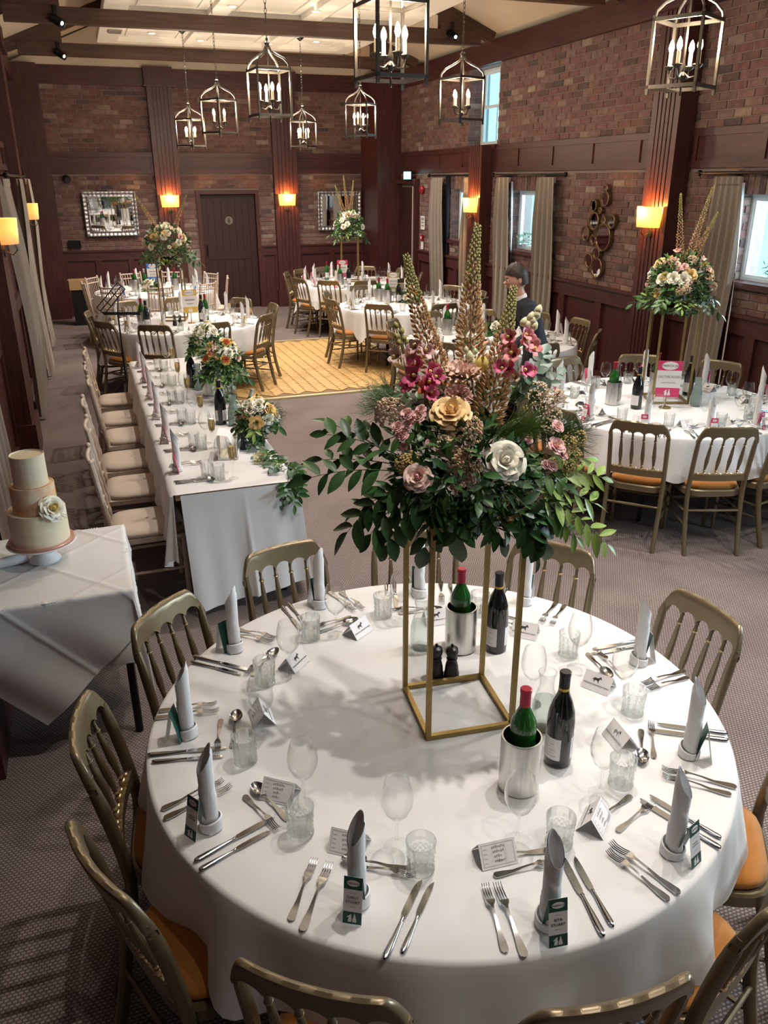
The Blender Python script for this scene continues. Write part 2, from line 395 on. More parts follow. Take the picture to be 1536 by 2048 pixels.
# --- brickwork
BU, BV = .225, .075
def cut_rects(u0, u1, z0, z1, holes):
    us = sorted({u0, u1, *[h[0] for h in holes], *[h[1] for h in holes]}); zs = sorted({z0, z1, *[h[2] for h in holes], *[h[3] for h in holes]})
    us = [u for u in us if u0 <= u <= u1]; zs = [z for z in zs if z0 <= z <= z1]
    out = []
    for a, b in zip(us, us[1:]):
        for c, d in zip(zs, zs[1:]):
            m_ = ((a+b)/2, (c+d)/2)
            if not any(h[0] < m_[0] < h[1] and h[2] < m_[1] < h[3] for h in holes): out.append((a,b,c,d))
    return out
def brick_list(u0, u1, z0, z1, holes=()):
    out = []; rows = int(round((z1-z0)/BV))
    for r in range(rows):
        za = z0+r*BV; off = 0 if r % 2 else BU/2
        u = u0-off
        while u < u1-.02:
            a, b = max(u, u0), min(u+BU, u1); u += BU
            segs = [(a, b)]
            for h in holes:
                if h[2] < za+BV/2 < h[3]:
                    ns = []
                    for p, q in segs:
                        if q <= h[0] or p >= h[1]: ns.append((p,q)); continue
                        if p < h[0]: ns.append((p,h[0]))
                        if q > h[1]: ns.append((h[1],q))
                    segs = ns
            for p, q in segs:
                if q-p > .03: out.append((p+.005, q-.005, za+.005, za+BV-.005))
    return out
def one_brick(l, h, d=.011):                         # front half of a brick: the face stands out by d, edges knocked off
    e = .004; b = MB()
    b.add([(-l/2,0,-h/2),(l/2,0,-h/2),(l/2,0,h/2),(-l/2,0,h/2),
           (-l/2,-d+e,-h/2),(l/2,-d+e,-h/2),(l/2,-d+e,h/2),(-l/2,-d+e,h/2),
           (-l/2+e,-d,-h/2+e),(l/2-e,-d,-h/2+e),(l/2-e,-d,h/2-e),(-l/2+e,-d,h/2-e)],
          [(0,1,5,4),(1,2,6,5),(2,3,7,6),(3,0,4,7),(4,5,9,8),(5,6,10,9),(6,7,11,10),(7,4,8,11),(8,9,10,11)])
    return b
brick_cache = {}
def lay(wall, bricks):                              # bricks: (center, rotz, length, height, tilt) -> the 300 largest in view as parts
    scored = []
    for c, rz, l, h in bricks:
        p = project(c)
        s = 0
        if p and -30 < p[0] < 1566 and -30 < p[1] < 2078: s = l*h/p[2]**2
        scored.append((s, c, rz, l, h))
    scored.sort(key=lambda t: -t[0])
    rest = MB()
    for k, (s, c, rz, l, h) in enumerate(scored):
        jit = rng.uniform(-.004,.003); tx, tz = rng.uniform(-.012,.012), rng.uniform(-.012,.012)
        if s > 0 and k < 299:
            key = (round(l,2), round(h,3))
            if key not in brick_cache: brick_cache[key] = one_brick(key[0], key[1]).mesh('brick', M['brick'], 35, False)
            nv = Vector((math.sin(rz), -math.cos(rz), 0))
            link('brick', brick_cache[key], wall, Vector(c)+nv*jit, (tx,0,rz+tz))
        else:
            nv = Vector((math.sin(rz), -math.cos(rz), 0))
            rest.put(one_brick(l, h), Matrix.Translation(Vector(c)+nv*jit) @ Matrix.Rotation(rz+tz,4,'Z') @ Matrix.Rotation(tx,4,'X'))
    if rest.v: part('brickwork', rest, M['brick'], wall, smooth=False, stuff=True)

def panel_band(wall, plane, u0, u1, z0, z1, n, mats, d=.035, rail=.09, stile=.08, bead=True, skip=()):
    """framed wooden panelling: rails, stiles and recessed panels. plane(u, depth, z) -> point, depth grows into the room"""
    def bx(mb, a, b, c, e, d0, d1):
        P_ = [plane(a,d0,c),plane(b,d0,c),plane(b,d1,c),plane(a,d1,c),plane(a,d0,e),plane(b,d0,e),plane(b,d1,e),plane(a,d1,e)]
        mb.add(P_, [(0,3,2,1),(4,5,6,7),(0,1,5,4),(1,2,6,5),(2,3,7,6),(3,0,4,7)])
    r = MB(); bx(r, u0, u1, z0, z0+rail, 0, d); part('rail', r, mats[1], wall, smooth=False)
    r = MB(); bx(r, u0, u1, z1-rail, z1, 0, d); part('rail', r, mats[1], wall, smooth=False)
    pw = (u1-u0)/n
    for i in range(n+1):
        a = max(u0, u0+i*pw-stile/2); b = min(u1, u0+i*pw+stile/2)
        s_ = MB(); bx(s_, a, b, z0+rail, z1-rail, 0, d-.001); part('stile', s_, mats[0], wall, smooth=False)
    for i in range(n):
        p_ = MB(); bx(p_, u0+i*pw+stile/2, u0+(i+1)*pw-stile/2, z0+rail, z1-rail, 0, .012)
        part('panel', p_, mats[0], wall, smooth=False)

# --- right wall, facing -x.  windows (y0, y1, z0, z1)
WINS = [(12.22, 12.97, 1.41, 2.19), (9.85, 10.92, 1.41, 2.19), (5.0, 6.44, 1.44, 2.21), (.3, 2.3, 1.2, 2.3)]
SASH = (11.42, 12.42, 2.80, 3.84)
RDOOR = (14.45, 15.25, 0, 2.26)
rw = MB(); TH = .34
for a,b,c,d in cut_rects(YF, YB+.3, 0, Z_B1, [*WINS, SASH]): rw.box(XR, XR+TH, a, b, c, d)
wall_right = struct('wall_right', rw, M['mortar'])
holesR = [*WINS, SASH]
L_ = []
def addR(y0,y1,z0,z1):
    for a,b,c,d in brick_list(y0,y1,z0,z1,[(h[0],h[1],h[2],h[3]) for h in lintels]):
        L_.append(((XR, (a+b)/2, (c+d)/2), -PI/2, b-a, d-c))
lintels = [(w_[0]-.06,w_[1]+.06,w_[3],w_[3]+.215) for w_ in WINS]+holesR+[(RDOOR[0]-.1,RDOOR[1]+.1,0,RDOOR[3]+.1)]
addR(4.2, 15.3, Z_DADO+.005, Z_F0); addR(4.2, 15.3, Z_F1, Z_B0)
for w_ in WINS:                                      # soldier course over each window
    y = w_[0]-.06
    while y < w_[1]+.02:
        L_.append(((XR, y+.0375, w_[3]+.107), -PI/2, .065, .205)); y += .075
for w_ in [*WINS, SASH]:                             # far jamb of each opening
    for r in range(int(round((w_[3]-w_[2])/BV))):
        za = w_[2]+r*BV
        dj = .20 if w_ is SASH else .13; segs = [(0,dj)] if r % 2 else [(0,dj*.46),(dj*.5,dj)]
        for p,q in segs: L_.append(((XR+(p+q)/2, w_[1]+.001, za+BV/2), 0, q-p-.008, BV-.01))
lay(wall_right, L_)
planeR = lambda u, d, z: (XR-d, u, z)
panel_band(wall_right, planeR, 3.5, 15.3, Z_F0, Z_F1, 13, (M['woodh'], M['woodh']), d=.028, rail=.065, stile=.05)
panel_band(wall_right, planeR, 3.5, 14.3, 0, Z_DADO, 13, (M['wood'], M['woodh']), d=.05, rail=.16, stile=.13)
part('dado_cap', MB().box(XR-.075, XR, 3.5, 14.3, Z_DADO, Z_DADO+.03), M['woodh'], wall_right, smooth=False)

# --- back wall, facing -y
DOOR = (2.18, 3.21, 0, 2.09)
bwm = MB()
for a,b,c,d in cut_rects(XL-.3, XR+.34, 0, 5.9, [DOOR]): bwm.box(a,b,YB,YB+.2,c,d)
wall_back = struct('wall_back', bwm, M['mortar'])
L_ = []
def addB(x0,x1,z0,z1,holes=()):
    for a,b,c,d in brick_list(x0,x1,z0,z1,holes): L_.append((((a+b)/2, YB, (c+d)/2), 0, b-a, d-c))
PX = [(1.41,1.84),(3.58,4.03)]
dh = [(DOOR[0]-.07,DOOR[1]+.07,0,DOOR[3]+.07)]
for x0,x1 in ((-.33,PX[0][0]),(PX[0][1],PX[1][0]),(PX[1][1],5.36)):
    addB(x0,x1,Z_DADO+.005,Z_F0,dh); addB(x0,x1,Z_F1,Z_B0)
lay(wall_back, L_)
planeB = lambda u, d, z: (u, YB-d, z)
for (x0,x1,n) in ((-.33,PX[0][0],1),(PX[0][1],PX[1][0],1),(PX[1][1],5.36,1)):
    panel_band(wall_back, planeB, x0,x1,Z_F0,Z_F1,n,(M['woodx'],M['woodx']),d=.04,rail=.075,stile=.1)
for (x0,x1,n) in ((-.33,PX[0][0],3),(DOOR[1]+.07,PX[1][0],1),(PX[1][1],5.36,2)):
    panel_band(wall_back, planeB, x0,x1,0,Z_DADO,n,(M['wood'],M['woodx']),d=.045,rail=.15,stile=.1)
    part('dado_cap', MB().box(x0,x1,YB-.07,YB,Z_DADO,Z_DADO+.03), M['woodx'], wall_back, smooth=False)

# --- left wall, facing +x: dark panelling behind curtains
lw_ = MB().box(XL-.2, XL, YF, YB+.3, 0, Z_B1)
wall_left = struct('wall_left', lw_, M['wood'])
planeL = lambda u, d, z: (XL+d, u, z)
panel_band(wall_left, planeL, 1.0, 16.2, 0, Z_DADO, 16, (M['wood'],M['woodh']), d=.04, rail=.15, stile=.12)
panel_band(wall_left, planeL, 1.0, 16.2, Z_F0+.02, Z_F1, 14, (M['woodh'],M['woodh']), d=.04, rail=.07, stile=.08)
L_ = []
for y0,y1 in ((8.4,12.0),(13.0,15.6)):
    for a,b,c,d in brick_list(y0,y1,Z_F1,Z_B0): L_.append(((XL,(a+b)/2,(c+d)/2), PI/2, b-a, d-c))
lay(wall_left, L_)

# --- timber plates round the top of the walls, corner posts, fluted pilasters
struct('trim_1', MB().box(XR-.07, XR+.02, YF, YB, Z_B0, Z_B1), M['woodh'])
struct('trim_2', MB().box(XL, XR, YB-.07, YB+.02, Z_B0, Z_B1), M['woodx'])
struct('trim_3', MB().box(XL-.02, XL+.1, YF, YB, Z_B0, Z_B1), M['woodh'])
struct('trim_4', MB().box(XL, -.33, YB-.30, YB-.001, 0, Z_B1-.002), M['wood'])
struct('trim_5', MB().box(5.34, XR, 15.3, YB-.001, 0, Z_B1-.002), M['wood'])
def pilaster(n, loc, rz, wd, dp, z0, z1, cap=True, flutes=5):
    fl = []; w2 = wd/2; k = flutes; g = .018; m_ = .085
    pts = [(-w2,0),(-w2,-dp)]
    for i in range(k):
        x = -w2+m_+ (wd-2*m_)*i/(k-1)
        pts += [(x-g/2,-dp),(x-g/3,-dp+.016),(x+g/3,-dp+.016),(x+g/2,-dp)]
    pts += [(w2,-dp),(w2,0)]
    root = link('trim_%d' % n, MB().prism(pts, z0+.32, z1).mesh('pilaster_shaft', M['wood'], 35, False), None, loc, (0,0,rz)); root['kind'] = 'structure'
    part('plinth', MB().box(-w2-.03, w2+.03, -dp-.03, 0, z0, z0+.32), M['wood'], root, smooth=False)
    if cap:
        part('capital', MB().box(-w2-.03, w2+.03, -dp-.04, 0, z1-.26, z1+.02), M['wood'], root, smooth=False)
        part('cap_bead', MB().box(-w2-.05, w2+.05, -dp-.06, 0, z1-.29, z1-.262), M['woodx'], root, smooth=False)
    return root
pilaster(6, ((PX[0][0]+PX[0][1])/2, YB, 0), 0, .43, .13, 0, Z_B1)
pilaster(7, ((PX[1][0]+PX[1][1])/2, YB, 0), 0, .45, .13, 0, Z_B1)
pilaster(8, (XR, 7.40, 0), -PI/2, .42, .22, 0, Z_B1-.002)
pilaster(9, (XR, 11.72, 0), -PI/2, .42, .20, 0, 2.79, cap=False)
pilaster(10, (XL, 7.92, 0), PI/2, .50, .17, 0, Z_B1-.002)
pilaster(11, (XL, 12.45, 0), PI/2, .50, .17, 0, Z_B1-.002)
pilaster(12, (XL, 3.4, 0), PI/2, .50, .17, 0, Z_B1-.002)
pilaster(13, (XR, 2.9, 0), -PI/2, .42, .22, 0, Z_B1-.002)

# --- ceiling: two cream slopes, hanging coffered panel, trusses
XM = (XL+XR)/2; SL = .42; ZR = Z_B1+SL*(XR-XM)
c = MB()
c.add([(XL-.1,YF,Z_B1),(XM,YF,ZR),(XM,YB+.2,ZR),(XL-.1,YB+.2,Z_B1),(XR+.1,YF,Z_B1),(XR+.1,YB+.2,Z_B1)], [(0,3,2,1),(1,2,5,4)])
ceiling = struct('ceiling', c, M['cream'])
struct('wall_back_gable', MB().prism([(XL,Z_B1),(XR,Z_B1),(XM,ZR)], 0, .02, M=Matrix.Translation((0,YB-.03,0)) @ Matrix.Rotation(PI/2,4,'X')), M['cream'])
PX0, PX1, PY0, PY1, PZ = .60, 4.43, -1.0, 14.15, 4.20
panel = thing('ceiling_panel', 'white coffered ceiling panel hung between the dark roof trusses', 'ceiling panel', (0,0,0)); panel['kind'] = 'structure'
cof = []
for yc in (13.15, 10.75, 7.6, 4.6, 1.6):
    for xc in (1.35, 2.52, 3.70):
        cof.append((xc-.47, xc+.47, yc-.75, yc+.75))
pm = MB()
for a,b,c_,d in cut_rects(PX0,PX1,PY0,PY1,[(x0,x1,y0,y1) for x0,x1,y0,y1 in cof]): pm.box(a,b,c_,d,PZ,PZ+.10)
part('panel_sheet', pm, M['white_panel'], panel, smooth=False)
for x0,x1,y0,y1 in cof:
    q = MB().box(x0,x1,y0,y1,PZ+.06,PZ+.10)
    cp = part('coffer', q, M['white_panel'], panel, smooth=False)
    q = MB()
    for a,b,c_,d in cut_rects(x0+.10,x1-.10,y0+.10,y1-.10,[(x0+.14,x1-.14,y0+.14,y1-.14)]): q.box(a,b,c_,d,PZ+.045,PZ+.061)
    part('moulding', q, M['white_panel'], cp, smooth=False)
part('hanger', MB().box(PX0+.2,PX0+.3,PY0,PY1,PZ+.10,PZ+.40).box(PX1-.3,PX1-.2,PY0,PY1,PZ+.10,PZ+.40), M['white_panel'], panel, smooth=False)

def truss(n, y):
    r = link('trim_%d' % n, MB().box(-.5, 5.5, y-.06, y+.06, 4.03, 4.20).mesh('tie_beam', M['truss'], 35, False)); r['kind'] = 'structure'
    for s in (0,1):
        px = [(XL+.2,4.20),(.12,4.20),(.12,4.53),(XL+.2,4.22)] if s == 0 else [(XR-.2,4.20),(XR-.2,4.22),(4.9,4.53),(4.9,4.20)]
        part('gusset', MB().prism(px, -.05, .05, M=Matrix.Translation((0,y,0)) @ Matrix.Rotation(PI/2,4,'X')), M['truss'], r, smooth=False)
    for s in (-1,1):
        a = Vector((XM+s*(XR-XM-.1), y, Z_B1+.02)); b = Vector((XM, y, ZR-.12))
        d = (b-a); L = d.length; ang = math.atan2(d.z, d.x)
        part('rafter', MB().box(0,L,-.05,.05,-.10,.08), M['truss'], r, (a.x,a.y,a.z), (0,-ang,0), smooth=False)
    return r
for i, y in enumerate((2.75, 5.65, 8.55, 11.5, 14.35)): truss(14+i, y)
def truss_spot(loc, rz, label):
    t = thing('truss_spotlight', label, 'spotlight', loc, rz, 'small black spotlights clamped to the roof trusses')
    part('clamp', MB().box(-.02,.02,-.02,.02,-.02,.10), M['blackmetal'], t)
    b = part('lamp_body', MB().lathe([(0,-.09),(.045,-.09),(.05,.05),(.05,.09),(.045,.09),(.04,.07),(0,.07)],14), M['blackmetal'], t, (0,-.05,-.06), (rad(115),0,rad(30)))
    part('lamp_face', MB().lathe([(0,0),(.022,0)],12,(0,0,.075)), M['lampdisc'], b)
truss_spot((.06, 14.25, 4.10), .3, 'black spotlight clamped to the left end of the far truss')
truss_spot((.06, 11.40, 4.10), .3, 'black spotlight clamped to the left end of the middle truss')
truss_spot((5.05, 11.40, 4.18), -.3, 'black spotlight clamped to the right end of the middle truss')

# downlights let into the panel
dl = MB().lathe([(.062,0),(.062,-.006),(.048,-.010),(.044,.004)],20)
dl_me = dl.mesh('trim_ring', M['white_panel']); ds_me = MB().lathe([(0,0),(.044,0)],16).mesh('lamp_face', M['lampdisc'])
sp = bpy.data.lights.new('downlight_beam', 'SPOT'); sp.energy = SPOT_W; sp.color = (1,.92,.84); sp.spot_size = rad(88); sp.spot_blend = .85; sp.shadow_soft_size = .03
sp_near = sp.copy(); sp_near.energy = SPOT_W*.42
sp_far = sp.copy(); sp_far.energy = SPOT_W*1.5; sp_far.spot_size = rad(125)
ordn = ['first','second','third','fourth']; rows_ = ['nearest','second','third','fourth','fifth','farthest']
for j, y in enumerate((0.3, 2.2, 5.0, 8.0, 10.78, 13.42)):
    for i, x in enumerate((1.33, 2.0, 3.0, 3.72)):
        inside = any(a < x < b and c_ < y < d for a,b,c_,d in cof)
        z = PZ+.06 if inside else PZ
        t = thing('downlight', '%s round downlight from the left in the %s row of the ceiling' % (ordn[i], rows_[j]), 'downlight', (x,y,z-.001), 0, 'round downlights in the ceiling panel')
        link('trim_ring', dl_me, t); link('lamp_face', ds_me, t, (0,0,-.004))
        lo = bpy.data.objects.new('downlight_beam', sp_near if j == 0 else sp_far if j == 5 else sp); col.objects.link(lo); lo.location = (x,y,z-.03)
solo('ceiling_vent', MB().box(-.09,.09,-.13,.13,-.012,0).box(-.08,.08,-.12,-.10,-.02,-.011).box(-.08,.08,-.05,-.03,-.02,-.011).box(-.08,.08,.02,.04,-.02,-.011).box(-.08,.08,.09,.11,-.02,-.011),
     mat('vent_grey',(.35,.30,.26),.5,.3), 'small square air vent at the far left of the ceiling panel', 'vent', (.80,13.0,PZ-.001), smooth=False)

# --- windows on the right
def window(n, w_, glazing, sill=True, board=True):
    y0,y1,z0,z1 = w_; xo = XR+(.21 if glazing == 'sash' else .135)
    r = link('window_%d' % n, None); r['kind'] = 'structure'
    q = MB(); f = .035
    q.box(xo,xo+.07,y0,y0+f,z0,z1).box(xo,xo+.07,y1-f,y1,z0,z1).box(xo,xo+.07,y0+f,y1-f,z0,z0+f).box(xo,xo+.07,y0+f,y1-f,z1-f,z1)
    part('window_frame', q, M['frame_white'], r, smooth=False)
    if glazing == 'sash':
        zm = (z0+z1)/2
        for a,b,xx in ((zm,z1-f,xo+.035),(z0+f,zm+.04,xo+.01)):
            s_ = MB(); g=.03
            s_.box(xx,xx+.025,y0+f,y0+f+g,a,b).box(xx,xx+.025,y1-f-g,y1-f,a,b).box(xx,xx+.025,y0+f+g,y1-f-g,a,a+g).box(xx,xx+.025,y0+f+g,y1-f-g,b-g,b)
            ym=(y0+y1)/2; s_.box(xx+.004,xx+.02,ym-.012,ym+.012,a+g,b-g)
            so = part('sash', s_, M['frame_white'], r, smooth=False)
            part('pane', MB().box(xx+.010,xx+.014,y0+f+g,y1-f-g,a+g,b-g), M['glass'], so, smooth=False)
    else:
        ym=(y0+y1)/2
        for a,b in ((y0+f,ym),(ym,y1-f)):
            s_ = MB(); g=.022
            s_.box(xo+.01,xo+.05,a,a+g,z0+f,z1-f).box(xo+.01,xo+.05,b-g,b,z0+f,z1-f).box(xo+.01,xo+.05,a+g,b-g,z0+f,z0+f+g).box(xo+.01,xo+.05,a+g,b-g,z1-f-g,z1-f)
            so = part('casement', s_, M['frame_white'], r, smooth=False)
            part('pane', MB().box(xo+.028,xo+.032,a+g,b-g,z0+f+g,z1-f-g), M['glass'], so, smooth=False)
    if sill: part('window_sill', MB().box(XR-.06,xo+.01,y0-.02,y1+.0,z0-.05,z0+.005), M['woodh'], r, smooth=False)
    return r
window(1, WINS[0], 'casement'); window(2, WINS[1], 'casement'); window(3, WINS[2], 'casement'); window(4, SASH, 'sash'); window(5, WINS[3], 'casement')
# dark boards that frame the curtained windows
for k,(y,z0) in enumerate(((10.93,0.0),(6.46,0.0),(12.99,0.0))):
    struct('trim_%d' % (20+k), MB().box(XR-.06,XR-.026,y,y+.10,1.13,2.40), M['navyframe'])
# --- doors
d1 = link('door_1', MB().box(DOOR[0],DOOR[1],YB+.07,YB+.12,0,DOOR[3]).mesh('door_leaf', M['door'],35,False)); d1['kind']='structure'
q = MB(); q.box(DOOR[0]-.07,DOOR[0],YB-.06,YB+.12,0,DOOR[3]+.07).box(DOOR[1],DOOR[1]+.07,YB-.06,YB+.12,0,DOOR[3]+.07).box(DOOR[0],DOOR[1],YB-.06,YB+.12,DOOR[3],DOOR[3]+.07)
part('door_frame', q, M['wood'], d1, smooth=False)
pw = (DOOR[1]-DOOR[0]-.24)/6
for i in range(6):
    for za,zb in ((.22,.92),(1.06,1.97)):
        part('door_plank', MB().box(DOOR[0]+.12+i*pw+.004,DOOR[0]+.12+(i+1)*pw-.004,YB+.055,YB+.071,za,zb), M['door'], d1, smooth=False)
for za,zb in ((0,.22),(.92,1.06),(1.97,DOOR[3])): part('door_rail', MB().box(DOOR[0],DOOR[1],YB+.045,YB+.071,za,zb), M['door'], d1, smooth=False)
for xa in (DOOR[0],DOOR[1]-.12): part('door_stile', MB().box(xa,xa+.12,YB+.047,YB+.071,.22,1.97), M['door'], d1, smooth=False)
part('door_handle', MB().tube([(DOOR[0]+.07,YB+.045,1.0),(DOOR[0]+.07,YB+.01,1.0),(DOOR[0]+.07,YB+.01,1.18),(DOOR[0]+.07,YB+.045,1.18)],.010,8), M['blackmetal'], d1)
sg = thing('door_emblem', 'round pale washroom emblem on the dark plank door', 'sign', (2.70, YB+.044, 1.62))
part('disc', MB().lathe([(0,0),(.075,0),(.075,.006),(.0,.006)],24), mat('emblem_brass',(.20,.18,.15),.4,.5), sg, (0,0,0), (PI/2,0,0))
fig = MB(); fig.ball((0,0,.040),.011,10,6); fig.prism([(-.016,.024),(.016,.024),(.026,-.018),(.012,-.018),(.008,-.05),(-.008,-.05),(-.012,-.018),(-.026,-.018)],0,.003,M=Matrix.Rotation(PI/2,4,'X'))
part('figure', fig, mat('emblem_mark',(.05,.04,.035),.6), sg, (0,-.008,0), smooth=False)
d2 = link('door_2', MB().box(XR-.06,XR-.02,RDOOR[0],RDOOR[1],0,RDOOR[3]-.06).mesh('door_leaf', M['door'],35,False)); d2['kind']='structure'
q = MB(); q.box(XR-.10,XR,RDOOR[0]-.09,RDOOR[0],0,RDOOR[3]).box(XR-.10,XR,RDOOR[1],15.299,0,RDOOR[3]).box(XR-.10,XR,RDOOR[0]-.09,15.299,RDOOR[3],RDOOR[3]+.08)
part('door_frame', q, M['wood'], d2, smooth=False)
part('edge_strip', MB().box(XR-.108,XR-.101,RDOOR[0]-.02,RDOOR[0]+.01,0,2.22), mat('pale_door_edge',(.55,.50,.44),.5), d2, smooth=False)

# --- curtains
def curtain(name_label, x, y0, y1, z0, z1, folds, side=-1, seed=0, lining=None, gather=.78, wave=.04):
    r_ = random.Random(seed); ph = r_.uniform(0,6)
    mid = (y0+y1)/2; half = abs(y1-y0)/2
    t = thing('curtain', name_label, 'curtain', (x, mid, 0), 0, 'floor length taupe curtains')
    def fn(u, v):
        z = z1+(z0-z1)*v
        head = max(0,1-v/.10)                        # pinched pleats at the head
        g = gather+(1-gather)*min(1,v/.30)**.7 if v < .3 else 1
        g = max(g, gather)
        uu = (u-.5)*2
        y = uu*half*g + .015*math.sin(ph+7*v+4*u)*v
        amp = wave*(.45+.55*min(1,v*4))
        s_ = math.sin(u*folds*2*PI+.5*math.sin(3*v+ph))
        xx = side*(.05+amp*(s_*.7+.3*math.sin(u*folds*4*PI+ph)))+side*.02*math.sin(v*5+ph)
        return (xx, y, z+.015*math.sin(u*9+ph)*v)
    part('drape', MB().grid(fn, folds*14, 26), M['curtain'], t, sharp=80)
    part('heading_tape', MB().grid(lambda u,v: (side*(.05+.02*math.sin(u*folds*2*PI)), (u-.5)*2*half*gather, z1+.004-.07*v), folds*10, 2), M['curtain'], t, sharp=80)
    if lining: part('lining', MB().grid(lambda u,v: (side*(.02+.03*u), lining*(half*(gather+(1-gather)*min(1,v/.3))+.02+.05*u*min(1,v*2)), z1-.05+(z0-z1+.08)*v), 3, 14), M['lining'], t, sharp=80)
    return t
CZ = 2.36
curtain('taupe curtain at the far end of the right wall, beside the exit', XR-.05, 13.03, 13.61, .03, CZ, 4, -1, 1)
curtain('taupe curtain between the far window and the second pilaster', XR-.05, 11.98, 12.36, .03, CZ, 3, -1, 2)
curtain('taupe curtain on the far side of the middle window', XR-.05, 10.72, 11.20, .03, CZ, 3, -1, 3, lining=-1)
curtain('taupe curtain on the near side of the middle window', XR-.05, 9.52, 10.05, .03, CZ, 4, -1, 4)
curtain('wide taupe curtain on the right wall behind the pink sign table', XR-.06, 6.29, 6.76, .03, CZ, 5, -1, 5, lining=-1)
curtain('nearest long taupe curtain of the left wall group', XL+.12, 9.0, 10.0, .03, CZ, 6, 1, 6, wave=.065)
curtain('second long taupe curtain along the left wall', XL+.13, 10.95, 11.9, .03, CZ, 6, 1, 7, wave=.065)
curtain('farthest taupe curtain on the left wall past the far sconce', XL+.13, 13.0, 13.8, .03, CZ, 5, 1, 8, wave=.065)
curtain('grey taupe curtain beside the cake table at the left', XL+.02, 5.2, 6.3, .03, CZ, 5, 1, 9, wave=.05)
def pole(label, x, y0, y1, z, side):
    t = thing('curtain_pole', label, 'curtain pole', (x,(y0+y1)/2,z), 0, 'dark curtain poles')
    h = abs(y1-y0)/2
    part('rod', MB().tube([(0,-h,0),(0,h,0)],.014,10), M['blackmetal'], t)
    for s in (-1,1):
        part('finial', MB().ball((0,s*(h+.025),0),.028,12,8), M['blackmetal'], t)
        part('bracket', MB().tube([(0,s*h*.9,0),(-side*(.085 if side < 0 else .21),s*h*.9,0)],.009,8), M['blackmetal'], t)
pole('dark curtain pole over the far right-hand window', XR-.09, 11.95, 13.7, CZ+.035, -1)
pole('dark curtain pole over the middle right-hand window', XR-.09, 9.4, 11.3, CZ+.035, -1)
pole('dark curtain pole behind the flowers on the pink sign table', XR-.10, 4.6, 6.9, CZ+.035, -1)
pole('dark curtain pole on the left wall between the two sconces', XL+.22, 8.9, 12.05, CZ+.035, 1)

# --- wall lights
def sconce(loc, rz, label, lit):
    t = thing('wall_sconce', label, 'wall lamp', loc, rz, 'half-drum wall lamps on the pilasters')
    R0, R1, Hh = .165, .150, .20
    def fn(u,v):
        a = -PI/2+PI*(u-.5)*1.12; r = (R0*(1-v)+R1*v)*(1+.006*math.cos(u*60*PI))
        return (r*math.cos(a), r*math.sin(a)*.72-.0, Hh/2-Hh*v)
    part('shade', MB().grid(fn, 96, 4), M['shade'], t, sharp=80)
    part('back_plate', MB().lathe([(0,0),(.045,0),(.045,.012),(0,.02)],16), M['pewter'], t, (0,.02,-.16), (PI/2,0,0))
    part('arm', MB().tube([(0,.01,-.16),(0,-.05,-.19),(.0,-.09,-.15),(0,-.07,-.08),(0,-.06,-.04)],.006,8), M['pewter'], t)
    part('bulb', MB().ball((0,-.065,.0),.022,12,8,1.5), M['bulb'], t)
    l = bpy.data.lights.new('sconce_glow','POINT'); l.energy = lit; l.color = (1,.42,.09); l.shadow_soft_size = .025
    lo = bpy.data.objects.new('sconce_glow', l); col.objects.link(lo); lo.location = Matrix.Rotation(rz,4,'Z') @ Vector((0,-.062,.062)) + Vector(loc)
    return t
sconce(((PX[0][0]+PX[0][1])/2, YB-.15, 1.98), 0, 'glowing wall sconce on the back wall left of the door', SCONCE_W)
sconce(((PX[1][0]+PX[1][1])/2, YB-.15, 1.98), 0, 'glowing wall sconce on the back wall right of the door', SCONCE_W)
sconce((XR-.245, 7.42, 1.98), -PI/2, 'glowing wall sconce on the near right-hand pilaster', SCONCE_W)
sconce((XR-.225, 11.74, 1.98), -PI/2, 'glowing wall sconce on the far right-hand pilaster', SCONCE_W)
sconce((XL+.20, 7.75, 1.96), PI/2, 'yellow wall sconce on the near left-hand pilaster', SCONCE_W*.16)
sconce((XL+.20, 12.45, 1.96), PI/2, 'pale wall sconce on the far left-hand pilaster', SCONCE_W*.14)

